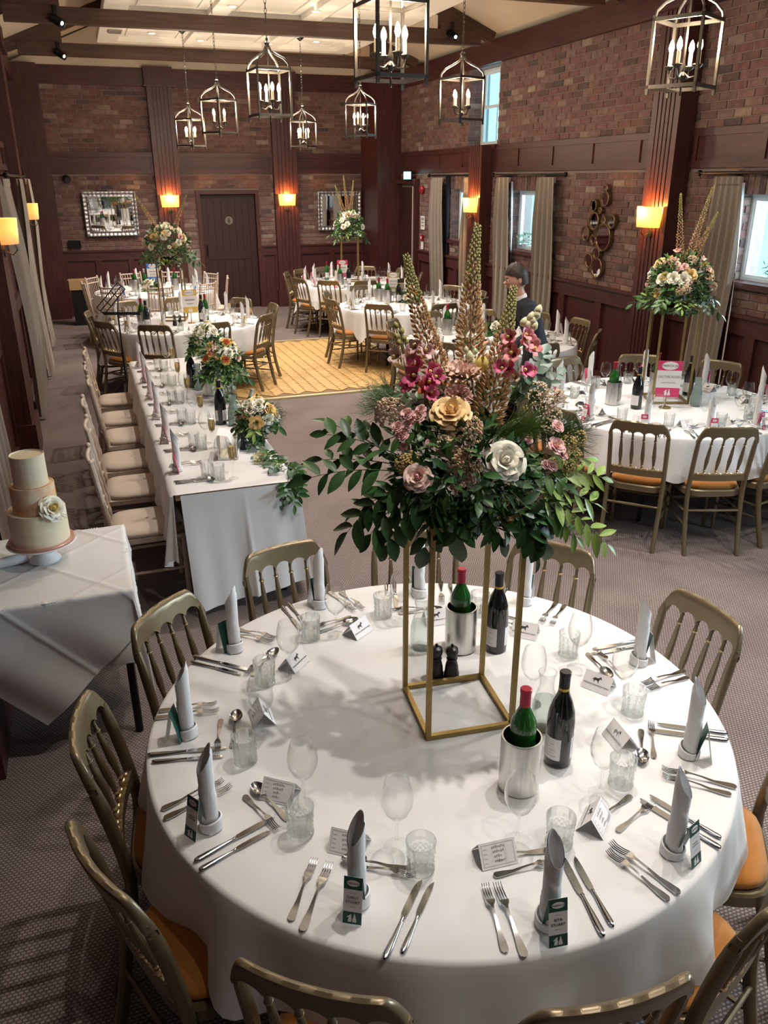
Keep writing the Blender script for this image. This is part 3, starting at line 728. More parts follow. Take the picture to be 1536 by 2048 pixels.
# --- lanterns
LS = .345
def lantern_parts(t, drop):
    s = .285; h = LS; r = .008
    fr = MB()
    for z in (0, h):
        for a,b in (((-1,-1),(1,-1)),((1,-1),(1,1)),((1,1),(-1,1)),((-1,1),(-1,-1))):
            x0,x1 = sorted((a[0]*s/2,b[0]*s/2)); y0,y1 = sorted((a[1]*s/2,b[1]*s/2))
            fr.box(x0-r,x1+r,y0-r,y1+r,z-.010,z+.010)
    for x in (-1,1):
        for y in (-1,1): fr.cbox(x*s/2,y*s/2,h/2-.01,2*r,2*r,h+.06)
    part('cage', fr, M['pewter'], t, (0,0,-h/2), smooth=False)
    for k in range(4):
        a = PI/4+k*PI/2; ca, sa = math.cos(a), math.sin(a)
        pts = [(ca*q*s*.70, sa*q*s*.70, z) for q,z in ((1,.0),(.95,.035),(.74,.075),(.42,.105),(.16,.135),(.09,.165))]
        part('crown_strap', MB().tube(pts,[.007]*6,6,flat=1.5), M['pewter'], t, (0,0,h/2+.008))
    part('finial', MB().lathe([(0,.14),(.022,.145),(.028,.16),(.018,.18),(.024,.195),(.010,.21),(.012,.23),(0,.235)],14), M['pewter'], t, (0,0,h/2+.008))
    part('stem', MB().tube([(0,0,-h/2),(0,0,h/2+.16)],.006,8).lathe([(0,-.02),(.012,-.015),(.022,.01),(.012,.03),(.016,.05),(.008,.08),(.008,.09)],12,(0,0,-h/2+.05)).tube([(0,0,-h/2-.045),(0,0,-h/2)],.006,8), M['pewter'], t)
    for k in range(4):
        a = k*PI/2; d = Vector((math.cos(a), math.sin(a), 0))
        pts = [d*q+Vector((0,0,z)) for q,z in ((.012,-.10),(.04,-.125),(.075,-.12),(.085,-.085),(.085,-.07))]
        ar = part('candle_arm', MB().tube(pts,.006,6).lathe([(0,0),(.014,.0),(.030,.018),(.028,.022),(0,.012)],12,tuple(d*.085+Vector((0,0,-.078)))), M['pewter'], t)
        part('candle_sleeve', MB().lathe([(.0115,0),(.0115,.075),(0,.075)],10,tuple(d*.085+Vector((0,0,-.065)))), M['candle'], ar)
        part('bulb', MB().lathe([(0,0),(.010,.004),(.0165,.026),(.012,.05),(.004,.066),(0,.070)],12,tuple(d*.085+Vector((0,0,.010)))), M['bulb'], ar)
    top = h/2+.235
    n = int((drop-top-.05)/.036)
    lk = MB()
    for i in range(n):
        z = top+.018+i*.036; e = i % 2
        ring = []
        for q in range(10):
            a = 2*PI*q/10; ring.append(((.010*math.cos(a) if e else 0), (0 if e else .010*math.cos(a)), z+.024*math.sin(a)))
        lk.tube(ring+[ring[0]], .0026, 5, cap=False)
    part('chain', lk, M['pewter'], t)
    part('canopy', MB().lathe([(0,0),(.055,0),(.058,-.012),(.03,-.03),(.012,-.045),(0,-.05)],18), M['blackmetal'], t, (0,0,drop))
LAN = [(1.69,4.62,3.03,.10,'large lantern at top centre, nearest of the left row'),(1.68,7.60,3.03,.10,'second lantern of the left row with an arched crown'),
       (1.72,10.55,3.03,.60,'third lantern of the left row, lit above the far tables'),(1.70,13.06,2.97,.75,'farthest lantern of the left row near the back wall'),
       (3.45,4.45,3.02,.50,'large lantern at top right, nearest of the right row'),(3.50,7.65,3.03,.30,'second lantern of the right row by the sash window'),
       (3.48,10.60,3.03,.85,'third lantern of the right row over the dance floor edge'),(3.40,13.15,2.98,.80,'farthest lantern of the right row near the back wall')]
for x,y,z,rz,lab in LAN:
    zz = PZ+.06 if any(a < x < b and c_ < y < d for a,b,c_,d in cof) else PZ
    t = thing('hanging_lantern', lab, 'lantern', (x,y,z), rz, 'square pewter lanterns on chains')
    lantern_parts(t, zz-z)
    for k in range(4):
        a = rz+k*PI/2
        l = bpy.data.lights.get('candle_glow') or bpy.data.lights.new('candle_glow','POINT')
        l.energy = LANTERN_W; l.color = (1,.83,.62); l.shadow_soft_size = .014
        lo = bpy.data.objects.new('candle_glow', l); col.objects.link(lo); lo.location = (x+.085*math.cos(a), y+.085*math.sin(a), z+.095)

# --- things on the walls
def mirror(loc, rot, w_, h_, label):
    t = thing('wall_mirror', label, 'mirror', loc); t.rotation_euler = rot
    f = .085
    def prof(u):  # section across the frame: distance from outer edge -> depth
        return .012+.020*abs(math.sin(u*PI*1.5))+.012*(u < .2)
    for k in range(4):
        horiz = k < 2; s = 1 if k % 2 else -1
        Lh = (w_ if horiz else h_)/2; Oh = (h_ if horiz else w_)/2
        def fn(u,v):
            q = v*f; along = (u-.5)*2*(Lh-q)
            sc_ = 1+.35*math.sin(along*90)*math.sin(v*PI)
            d = -prof(v)*sc_-.004; o = s*(Oh-q)
            return (along, d, o) if horiz else (o, d, along)
        part('frame_rail', MB().grid(fn, 40, 7), M['silver'], t, sharp=80)
    part('backing', MB().box(-w_/2+.005,w_/2-.005,-.006,0,-h_/2+.005,h_/2-.005), M['black'], t, smooth=False)
    part('glass', MB().box(-w_/2+f-.005,w_/2-f+.005,-.012,-.007,-h_/2+f-.005,h_/2-f+.005), M['mirror'], t, smooth=False)
mirror((.575, YB-.075, 1.775), (rad(2.5),0,0), .92, .76, 'wide silver framed mirror on the left of the back wall')
mirror((4.86, YB-.065, 1.765), (rad(2),0,0), .88, .72, 'silver framed mirror behind the far flowers, right of the door')
t = thing('bubble_mirror', 'tall wall ornament of round bronze-rimmed mirrors between the pilasters', 'wall art', (XR-.03, 8.6, 1.8))
for y,z,r in ((8.53,2.24,.046),(8.53,2.13,.086),(8.75,2.05,.074),(8.60,2.00,.040),(8.71,1.88,.105),(8.36,1.89,.082),(8.51,1.89,.05),(8.87,1.73,.088),(8.50,1.71,.158),(8.695,1.67,.062),(8.60,1.52,.075),(8.75,1.43,.088),(8.57,1.36,.118)):
    rr = part('rim', MB().lathe([(r,0),(r,.045),(r-.006,.05),(r-.014,.05),(r-.016,.036)],28), mat('bronze_rim',(.20,.13,.07),.4,.7) if 'bronze_rim' not in bpy.data.materials else bpy.data.materials['bronze_rim'], t, (.03-.022,y-8.6,z-1.8), (0,-PI/2,0))
    part('mirror_disc', MB().lathe([(0,0),(r-.015,0)],28,(0,0,.036)), M['mirror'], rr)
t = thing('wall_speaker', 'small black speaker high on the left of the back wall', 'speaker', (-.11,YB-.03,2.375))
part('bracket', MB().box(-.02,.02,-.06,.02,-.02,.02), M['black'], t, smooth=False)
part('cabinet', MB().lathe([(0,0),(.055,0),(.062,.03),(.062,.10),(.05,.115),(0,.11)],16), M['black'], t, (0,-.05,0), (PI/2+.3,0,.3))
t = thing('wall_control_box', 'black control box under the left mirror, above the panelling', 'control box', (-.11,YB-.02,1.275))
part('case', MB().box(-.105,.105,-.055,0,-.065,.065), M['black'], t, smooth=False)
part('grille', MB().box(-.095,.095,-.062,-.055,-.055,.055), M['blackmetal'], t, smooth=False)
t = thing('exit_sign', 'glowing green exit sign above the far right-hand door', 'sign', (XR-.13,14.62,2.40))
part('case', MB().box(-.03,.03,-.14,.14,-.075,.075), M['black'], t, smooth=False)
part('lit_face', MB().box(-.036,-.030,-.125,.125,-.062,.062).box(-.125,.0,-.146,-.1405,-.062,.062), M['exit'], t, smooth=False)
mk = MB(); mk.box(-.04,-.0365,-.01,.012,-.05,.05)
part('running_figure', mk, mat('exit_mark',(.01,.12,.10),.5), t, smooth=False)
solo('fire_bell', MB().lathe([(0,0),(.07,0),(.075,.03),(.05,.055),(0,.062)],18), M['red'], 'round red fire bell on the bricks beside the far door', 'bell', (XR-.021,14.17,2.17), (0,-PI/2,0))
t = thing('wall_notice', 'small white framed notice on the bricks by the far door', 'notice', (XR-.022,14.13,1.62))
part('frame', MB().box(-.012,0,-.085,.085,-.115,.115), M['paper'], t, smooth=False)
part('printed_text', MB().box(-.014,-.012,-.06,.06,.04,.085).box(-.014,-.012,-.06,.06,-.01,.02).box(-.014,-.012,-.06,.06,-.06,-.035), M['greyink'], t, smooth=False)
t = thing('fire_alarm_point', 'red fire alarm call point above a white plate', 'alarm', (XR-.022,14.15,1.37))
part('case', MB().box(-.03,0,-.05,.05,-.05,.05), M['red'], t, smooth=False)
part('button', MB().box(-.034,-.03,-.02,.02,-.02,.02), M['paper'], t, smooth=False)
part('sign_plate', MB().box(-.01,0,-.05,.05,-.20,-.07), M['paper'], t, smooth=False)
# the end wall behind the camera, with one tall glazed opening to the daylight
fw = MB()
for a,b,c,d in cut_rects(XL-.3, XR+.34, 0, 5.9, [(4.2,5.4,.9,3.2)]): fw.box(a,b,YF-.2,YF,c,d)
struct('wall_front', fw, M['wood'])
# ------------------------------------------------------------------ chairs
def cheltenham():
    t = thing('banquet_chair', 'gold spindle back banquet chair', 'chair')
    G = M['goldchair']
    yb = -.195                                     # rear stile line at seat height; the chair faces +y
    def stile(s):
        pts = []; n = 15
        for i in range(n+1):
            z = .822*i/n
            if z < .44: y = yb-.085*((.44-z)/.44)**1.6
            else: y = yb-.085*((z-.44)/.46)**1.35
            x = s*(.178 + .006*(z/.9))
            pts.append((x,y,z))
        return MB().tube(pts, [.0155]*(n-1)+[.0145,.0105], 10, flat=1.25, up=(0,1,0))
    for s in (-1,1): part('back_post', stile(s), G, t)
    def yback(z): return yb-.085*(max(0,z-.44)/.46)**1.35
    W = .196; sp = [-.108,-.036,.036,.108]
    # top rail: scalloped board with rounded shoulders and a rolled top edge, bowed in plan
    def zt(x):
        q = abs(x)/W; return .905 - .098*max(0,(q-.70)/.30)**2.8 - .004*q*q
    def zb(x):
        edges = [-W+.022,*sp,W-.022]; z = .802
        for a,b in zip(edges, edges[1:]):
            if a <= x <= b:
                u = (x-(a+b)/2)/((b-a)/2); z = .802+.034*math.sqrt(max(0,1-u*u*.98))
        if x < edges[0] or x > edges[-1]: z = .792
        return min(z, zt(x)-.022)
    bow = lambda x: -.032*(1-(x/W)**2)
    def fn(u, v):                                   # v runs round the section
        x = (u-.5)*2*W; top, bot = zt(x), zb(x); th = .0125*max(.55,1-abs(u-.5)*2*0)
        ang = v*2*PI
        k = int(v*16) if v < 1 else 0
        sec = [(-1,0),(-1,.3),(-1,.6),(-1.05,.80),(-.75,.94),(0,1.0),(.75,.94),(1.05,.80),(1,.6),(1,.3),(1,0),(.6,-.0),(0,-.0),(-.6,-.0),(-1,0),(-1,0)]
        a, b = sec[k % 16]
        z = bot+(top-bot)*b
        return (x, yback(z)+bow(x)+a*th, z)
    part('crest_rail', MB().grid(fn, 64, 16, m=0), G, t, sharp=50)
    # lower back rail with a row of small gold beads
    lb = MB().grid(lambda u,v: [( (u-.5)*2*.176, yback(.55)-.018*(1-((u-.5)*2)**2)+[-.011,.011,.011,-.011,-.011][int(v*4)], [.515,.515,.560,.560,.515][int(v*4)])][0], 20, 4)
    part('back_rail', lb, G, t, smooth=False)
    bd = MB()
    for x in (-.144,-.108,-.072,-.036,0,.036,.072,.108,.144):
        big = x in sp
        bd.ball((x, yback(.57)-.018*(1-(x/.176)**2), .566 if big else .562), .0150 if big else .0105, 8, 6)
    part('bead_row', bd, M['goldbright'], t)
    prof = [(.0065,0),(.010,.010),(.007,.022),(.0075,.035),(.0135,.10),(.0105,.17),(.007,.215),(.010,.225),(.0068,.235),(.0068,.262)]
    for x in sp:
        y0 = yback(.565)-.018*(1-(x/.176)**2); y1 = yback(.82)+bow(x)
        tilt = math.atan2(y1-y0, .255)
        m_ = MB().lathe(prof, 10)
        for z in (.030,.222): m_.lathe([(.0072,z-.006),(.0108,z),(.0072,z+.006)],10,m=1)
        part('spindle', m_, [G, M['goldbright']], t, (x,y0,.560), (-tilt,0,0))
    # seat: gold frame and a loose orange cushion
    def sq(u, w0, w1, d0, d1, r):                   # rounded trapezoid outline
        a = 2*PI*u; c, s = math.cos(a), math.sin(a); n = 4.2
        q = (abs(c)**n+abs(s)**n)**(-1/n); y = s*q
        w_ = w0+(w1-w0)*(y+1)/2
        return c*q*w_, (d0+d1)/2+y*(d1-d0)/2
    fr = MB()
    def ff(u,v):
        k = [(1,.395),(1.0,.432),(.97,.440),(.80,.440),(.80,.395),(1,.395)][int(round(v*5))]
        x,y = sq(u,.192,.212,-.205,.205,0); return (x*k[0], y*k[0], k[1])
    fr.grid(ff, 40, 5, True); part('seat_frame', fr, G, t)
    cu_ = MB()
    def fc(u,v):
        k = [(.60,.436),(.93,.438),(.965,.452),(.94,.470),(.80,.484),(.45,.492),(.02,.494)][int(round(v*6))]
        x,y = sq(u,.183,.204,-.198,.202,0); return (x*k[0], y*k[0], k[1])
    cu_.grid(fc, 40, 6, True); part('seat_cushion', cu_, M['velvet'], t, sharp=80)
    for s in (-1,1):
        part('leg', MB().lathe([(.010,0),(.0125,.05),(.0135,.22),(.016,.235),(.0135,.25),(.017,.36),(.018,.40),(0,.405)],12), G, t, (s*.186,.178,0), (0,0,0))
        for z in (.20,.285):
            part('stretcher', MB().tube([(s*.180,-.21,z),(s*.184,-.09,z),(s*.184,-.08,z),(s*.185,.175,z)],[.007,.0095,.007,.008],8), G, t)
    part('stretcher', MB().tube([(-.186,.178,.245),(-.03,.178,.245),(0,.178,.245),(.03,.178,.245),(.186,.178,.245)],[.007,.0095,.0125,.0095,.007],8), G, t)
    part('stretcher', MB().tube([(-.18,-.215,.30),(0,-.215,.30),(.18,-.215,.30)],[.007,.010,.007],8), G, t)
    return t

def chiavari(padc):
    t = thing('slim_chair', 'limewashed slim spindle chair', 'chair'); G = M['limewood']
    def bamboo(pts, r, seg=.085):
        # bamboo turned rail: swellings at every ring
        P_ = []; R_ = []
        L = 0; pts = [Vector(p) for p in pts]
        for a,b in zip(pts,pts[1:]):
            n = max(2,int((b-a).length/seg*4))
            for i in range(n):
                P_.append(a.lerp(b,i/n)); R_.append(r*(1.18 if len(P_) % 4 == 0 else .95))
        P_.append(pts[-1]); R_.append(r)
        return MB().tube(P_, R_, 8)
    for s in (-1,1):
        part('back_post', bamboo([(s*.180,-.245,0),(s*.180,-.195,.44),(s*.172,-.235,.70),(s*.168,-.265,.915)],.0155), G, t)
        part('finial', MB().ball((s*.168,-.267,.922),.017,8,6), G, t)
        part('leg', bamboo([(s*.190,.185,0),(s*.19,.185,.44)],.0145), G, t)
        part('stretcher', bamboo([(s*.186,-.222,.22),(s*.19,.185,.22)],.009), G, t)
    part('stretcher', bamboo([(-.19,.185,.25),(.19,.185,.25)],.009), G, t)
    for z,y,w_ in ((.905,-.263,.168),(.835,-.252,.17),(.60,-.222,.175),(.53,-.212,.176)):
        part('back_rail', MB().tube([(-w_,y,z),(-w_/2,y-.012,z),(0,y-.016,z),(w_/2,y-.012,z),(w_,y,z)],.0105,8), G, t)
    for i in range(7):
        x = -.132+.044*i; c = .016*(1-(x/.17)**2)
        part('spindle', MB().tube([(x,-.212-c,.53),(x,-.226-c,.63),(x,-.252-c,.835),(x,-.263-c,.905)],[.006,.0075,.006,.006],6), G, t)
    part('seat_frame', MB().box(-.205,.205,-.20,.205,.415,.445), G, t, smooth=False)
    def fc(u,v):
        a = 2*PI*u; c,s = math.cos(a),math.sin(a); n=5; q=(abs(c)**n+abs(s)**n)**(-1/n)
        k = [(.6,.446),(.97,.447),(1,.462),(.97,.478),(.7,.486),(.03,.488)][int(round(v*5))]
        return (c*q*.203*k[0], .002+s*q*.203*k[0], k[1])
    part('seat_pad', MB().grid(fc,36,5,True), padc, t, sharp=80)
    return t
chair_gold = cheltenham(); chair_slim = chiavari(M['ivory'])
used_first = {}
def place_chair(proto, x, y, rz, label, group):
    if proto.name not in used_first:
        used_first[proto.name] = 1; proto.location = (x,y,0); proto.rotation_euler = (0,0,rz); proto['label'] = label; proto['group'] = group
        return proto
    return dup(proto, (x,y,0), rz, label, group)
# ------------------------------------------------------------------ table ware (one of each kind, copied afterwards)
TZ = .752
me = {}
def fork_mesh(L, name):
    b = MB(); hw = .0105*L/.20
    # handle: flat teardrop tapering to the neck, then shoulder and four tines with an S curve
    def zc(y):                                    # height of the centre line
        t = y/L
        return .004+.010*math.sin(PI*min(1,max(0,(t-.30)/.62)))*.9*(t > .30) + (.006*((t-.8)/.2) if t > .8 else 0)
    secs = [(0,.2),(.02,.75),(.05,.95),(.14,.88),(.30,.52),(.45,.30),(.58,.26),(.64,.40),(.69,.95),(.74,1.16)]
    b.grid(lambda u,v: (lambda yy,w_: ((-1+2*[0,.0,1,1,0][int(round(u*4))])*hw*w_, yy*L, zc(yy*L)+[.0012,-.0012,-.0012,.0012,.0012][int(round(u*4))]))(*secs[int(round(v*(len(secs)-1)))]), 4, len(secs)-1)
    for k in range(4):
        x = hw*1.16*(-1+2*(k+.5)/4)
        b.tube([(x,.735*L,zc(.735*L)),(x,.82*L,zc(.82*L)-.002),(x,.92*L,zc(.92*L)-.002),(x,L,zc(L)+.002)],[.0019,.0019,.0017,.0009],5,flat=.8)
    return b.mesh(name, M['steel'], 40)
def knife_mesh(L, name):
    b = MB(); hw = .0085*L/.23
    secs = [(0,.3,.004),(.015,.8,.0045),(.05,1,.0045),(.20,.85,.0045),(.40,.55,.004),(.475,.5,.004),(.49,.78,.0045),(.505,.5,.003)]
    b.grid(lambda u,v: (lambda y,w_,h: (hw*w_*math.cos(2*PI*u), y*L, .0045+h*math.sin(2*PI*u)))(*secs[int(round(v*(len(secs)-1)))]), 10, len(secs)-1, True)
    bl = [(.50,-.5,.45),(.53,-.95,.75),(.60,-1.08,.85),(.80,-1.05,.95),(.90,-.85,.92),(.96,-.35,.80),(1.0,.45,.55)]
    b.grid(lambda u,v: (lambda y,a,c: ([a,c,c,a,a][int(round(u*4))]*hw, y*L, [.0035,.0045,.0060,.0045,.0035][int(round(u*4))]))(*bl[int(round(v*(len(bl)-1)))]), 4, len(bl)-1)
    return b.mesh(name, M['steel'], 40)
def spoon_mesh(L, name):
    b = MB(); hw = .0095*L/.18
    def zc(t): return .003+.010*math.sin(PI*min(1,max(0,(t-.3)/.6)))*(t > .3)
    secs = [(0,.25),(.02,.8),(.06,1),(.16,.9),(.34,.5),(.50,.30),(.66,.28)]
    b.grid(lambda u,v: (lambda y,w_: ([-1,1,1,-1,-1][int(round(u*4))]*hw*w_, y*L, zc(y)+[.0012,.0012,-.0012,-.0012,.0012][int(round(u*4))]))(*secs[int(round(v*(len(secs)-1)))]), 4, len(secs)-1)
    def bowl(u,v):
        a = 2*PI*u; r = v
        x = .0205*L/.18*r*math.cos(a)*(1-.12*math.sin(a)); y = L*(.815+.185*r*math.sin(a))
        return (x, y, .004+.011*r**2.2-.0+.003*max(0,-math.sin(a))*r)
    b.grid(bowl, 22, 6, True)
    b.grid(lambda u,v: (lambda p: (p[0],p[1],p[2]-.0012))(bowl(u,1-v)), 22, 6, True)
    return b.mesh(name, M['steel'], 60)
me['dinner_fork'] = fork_mesh(.205,'dinner_fork'); me['starter_fork'] = fork_mesh(.188,'starter_fork')
me['dinner_knife'] = knife_mesh(.238,'dinner_knife'); me['starter_knife'] = knife_mesh(.212,'starter_knife')
me['dessert_spoon'] = spoon_mesh(.180,'dessert_spoon'); me['dessert_fork'] = fork_mesh(.175,'dessert_fork')
wine = MB().lathe([(0,.004),(.012,.006),(.030,.0025),(.0345,.0012),(.0345,.0028),(.018,.0085),(.006,.016),(.0038,.035),(.0036,.075),(.0050,.090),(.014,.098),(.030,.116),(.0405,.142),(.0420,.162),(.0385,.188),(.0315,.214),(.0309,.2146),(.0302,.214),(.0370,.188),(.0405,.162),(.0390,.142),(.0285,.118),(.012,.101),(0,.099)],32)
me['wine_glass'] = wine.mesh('wine_glass', M['glass'], 60)
flute = MB().lathe([(0,.003),(.030,.001),(.031,.0025),(.012,.008),(.0040,.016),(.0036,.085),(.008,.098),(.019,.125),(.0225,.160),(.0205,.225),(.0199,.2255),(.0193,.225),(.0212,.160),(.0178,.127),(0,.103)],24)
me['flute'] = flute.mesh('champagne_flute', M['glass'], 60)
me['fizz'] = MB().lathe([(0,.1035),(.0170,.127),(.0204,.160),(.0200,.196),(0,.196)],24).mesh('champagne', M['fizz'], 60)
def cut(a,z):                                      # criss-cross cuts over the lower two thirds, upright fans above
    if .012 < z < .060: return 1-.065*abs(math.sin(7*a+z*190))-.065*abs(math.sin(7*a-z*190))
    if .060 <= z < .080: return 1-.03*abs(math.sin(7*a))
    return 1
tp = [(0,.004),(.030,.0),(.0355,.004)]+[(.0362+.0016*i/16,.004+.076*i/16) for i in range(1,17)]+[(.0385,.092),(.0385,.0935),(.0368,.0935),(.0352,.05),(.0335,.016),(.028,.012),(0,.0115)]
me['tumbler'] = MB().lathe(tp, 84, mod=cut).mesh('cut_tumbler', M['crystal'], 25)
def napkin_mesh():
    b = MB(); H = .222
    def out(u,v):
        a = 2*PI*u; r = .0225-.0015*v
        hel = (u*1.0 + v*1.9) % 1.0
        r += .0030*hel-.0012
        top = H+.004+.036*math.sin(a)+.008*max(0,math.sin(a))**3
        return (r*math.cos(a)*(1-.04*v), r*math.sin(a), v*top)
    b.grid(out, 44, 26, True)
    b.grid(lambda u,v: (lambda p: (p[0]*.90,p[1]*.90,p[2]-.0008))(out(u,1-v*.75)), 44, 8, True)
    def cuff(u,v):
        a = 2*PI*u; k = [(.0275,.001),(.0312,.003),(.0318,.022),(.0305,.030),(.0272,.032)][int(round(v*4))]
        return ((k[0]+.0015*math.sin(a))*math.cos(a), (k[0]+.0015*math.sin(a))*math.sin(a), k[1]+(.008*math.sin(a+.7) if k[1] > .01 else 0)*(k[1]/.03))
    b.grid(cuff, 44, 4, True)
    return b.mesh('rolled_napkin', M['napkin'], 40)
me['napkin'] = napkin_mesh()
def text(parent, body, size, loc, rot, m, name='lettering', align='CENTER'):
    c = bpy.data.curves.new(name,'FONT'); c.body = body; c.size = size; c.align_x = align; c.align_y = 'CENTER'; c.extrude = .00012; c.resolution_u = 2
    tmp = bpy.data.objects.new('tmp', c); col.objects.link(tmp)
    dg = bpy.context.evaluated_depsgraph_get(); dg.update()
    k_ = bpy.data.meshes.new_from_object(tmp.evaluated_get(dg)); bpy.data.objects.remove(tmp); bpy.data.curves.remove(c)
    k_.name = name; k_.materials.clear(); k_.materials.append(m)
    return link(name, k_, parent, loc, rot)
# place card: narrow standing tent in two colour bands with an oval badge and a pair of bird marks
bird1 = [(-.006,-.012),(.004,-.012),(.0055,-.002),(.003,.006),(.0045,.012),(.0015,.0115),(-.001,.009),(-.008,.003),(-.0085,.001),(-.003,.003),(-.0055,-.006)]
bird2 = [(-.0055,-.012),(.0055,-.012),(.0058,-.006),(.003,.004),(.0008,.014),(-.0008,.014),(-.003,.004),(-.0058,-.006)]
def book_card(t, colour, w_, h, lean, lines, bars=True, depth=None, fs=.0095, fs2=None, back=True):
    """front faces -y; parts in the plane of the leaning front leaf"""
    d = depth if depth is not None else h*math.sin(lean)
    R_ = Matrix.Rotation(-lean,4,'X')
    th = .0006
    f = MB().put(MB().box(-w_/2,w_/2,0,th,0,h), R_); part('card_leaf', f, M['paper'], t, (0,0,0), smooth=False)
    if back:
        f = MB().put(MB().box(-w_/2,w_/2,-th,0,0,h), Matrix.Translation((0,2*d,0)) @ Matrix.Rotation(lean,4,'X')); part('card_leaf', f, colour, t, smooth=False)
    for z0,z1 in ((.735*h,h),(0,.255*h)):
        part('colour_band', MB().put(MB().box(-w_/2,w_/2,-.0004,0,z0,z1), R_), colour, t, smooth=False)
    ov = MB(); n = 24; k = w_/.045
    ov.prism([(.0155*k*math.cos(2*PI*i/n), .0078*k*math.sin(2*PI*i/n)) for i in range(n)], 0, .0004, M=R_ @ Matrix.Translation((0,-.0004,.865*h)) @ Matrix.Rotation(PI/2,4,'X'))
    part('oval_badge', ov, M['paper'], t, smooth=False)
    bm = MB(); s_ = h/.125*.85
    for poly,x in ((bird1,-.0065),(bird2,.0065)):
        bm.prism([(px*s_+x*s_,py*s_) for px,py in poly], 0, .0004, M=R_ @ Matrix.Translation((0,-.0004,.125*h)) @ Matrix.Rotation(PI/2,4,'X'))
    part('bird_mark', bm, M['paper'], t, smooth=False)
    rot = (PI/2-lean,0,0); P_ = lambda z,o=.0009: R_ @ Vector((0,-o,z))
    text(t, 'MARCH 24', .0062*k, P_(.865*h,.0012), rot, M['ink'])
    z = .52*h+.5*(len(lines)-1)*fs*1.15
    for i,s in enumerate(lines):
        text(t, s, fs if not (fs2 and i) else fs2, P_(z), rot, M['ink']); z -= fs*1.25 if not fs2 else fs*2.1
    if bars:
        rl = MB()
        for zz in (.66,.36): rl.put(MB().box(-.008*k,.008*k,-.0004,0,zz*h,zz*h+.0007), R_)
        if not lines:
            for zz,hw in ((.53,.010),(.475,.013)): rl.put(MB().box(-hw*k,hw*k,-.0004,0,zz*h,zz*h+.0035), R_)
        part('printed_rule', rl, M['greyink'], t, smooth=False)
def make_place_card(colour, label, lines):
    t = thing('place_card', label, 'place card'); book_card(t, colour, .045, .122, .21, lines); return t
horse = [(-.013,-.004),(-.012,-.0105),(-.0105,-.0105),(-.0095,-.004),(-.003,-.0025),(.001,-.0045),(.004,-.0105),(.0055,-.0105),(.0045,-.003),(.0055,.002),(.0085,.0045),(.0125,.0025),(.0135,.0045),(.0105,.009),(.0085,.0125),(.0065,.010),(.003,.006),(-.004,.0045),(-.0105,.005),(-.0135,.0035),(-.0175,-.003),(-.0165,-.0045),(-.0135,-.001)]
def menu_mesh_parts(t):
    w_, h, lean = .098, .064, .62; d = h*math.sin(lean)
    for s, nm in ((1,'card_leaf'),(-1,'card_leaf')):
        Rz = Matrix.Identity(4) if s == 1 else Matrix.Rotation(PI,4,'Z')
        T = Rz @ Matrix.Translation((0,-d,0)) @ Matrix.Rotation(-lean,4,'X')
        lf = part(nm, MB().put(MB().box(-w_/2,w_/2,0,.0006,0,h), T), M['paper'], t, smooth=False)
        q = MB()
        if s == 1:                                  # diner side: ruled box with a hand-filled form
            for a,b,c,e in cut_rects(-w_/2+.006,w_/2-.006,.006,h-.006,[(-w_/2+.0068,w_/2-.0068,.0068,h-.0068)]): q.put(MB().box(a,b,-.0004,0,c,e), T)
            for i in range(4):
                z = h-.017-.011*i; q.put(MB().box(-w_/2+.010,-w_/2+.019,-.0004,0,z,z+.0012), T)
                hw = (.020,.016,.011,.012)[i]
                for k in range(int(hw/.0026)):
                    x = -.006-hw/2+k*.0052; q.put(MB().box(x,x+.0035,-.0004,0,z+.001*(k%2),z+.0045+.0012*((k*7)%3)), T)
            part('ruled_form', q, M['greyink'], t, smooth=False)
        else:                                       # table side: prancing horse over the printed title
            q.prism([(x*1.0,y*1.0) for x,y in horse],0,.0004,M=T @ Matrix.Translation((0,-.0004,.041)) @ Matrix.Rotation(PI/2,4,'X'))
            part('horse_emblem', q, M['ink'], t, smooth=False)
            tx = text(t, 'WEDDING BREAKFAST MENU', .0068, (0,0,0), (0,0,0), M['ink'])
            tx.matrix_local = T @ Matrix.Translation((0,-.0009,.0215)) @ Matrix.Rotation(PI/2,4,'X')
def make_menu():
    t = thing('menu_card', 'folded white menu card', 'menu card'); menu_mesh_parts(t); return t

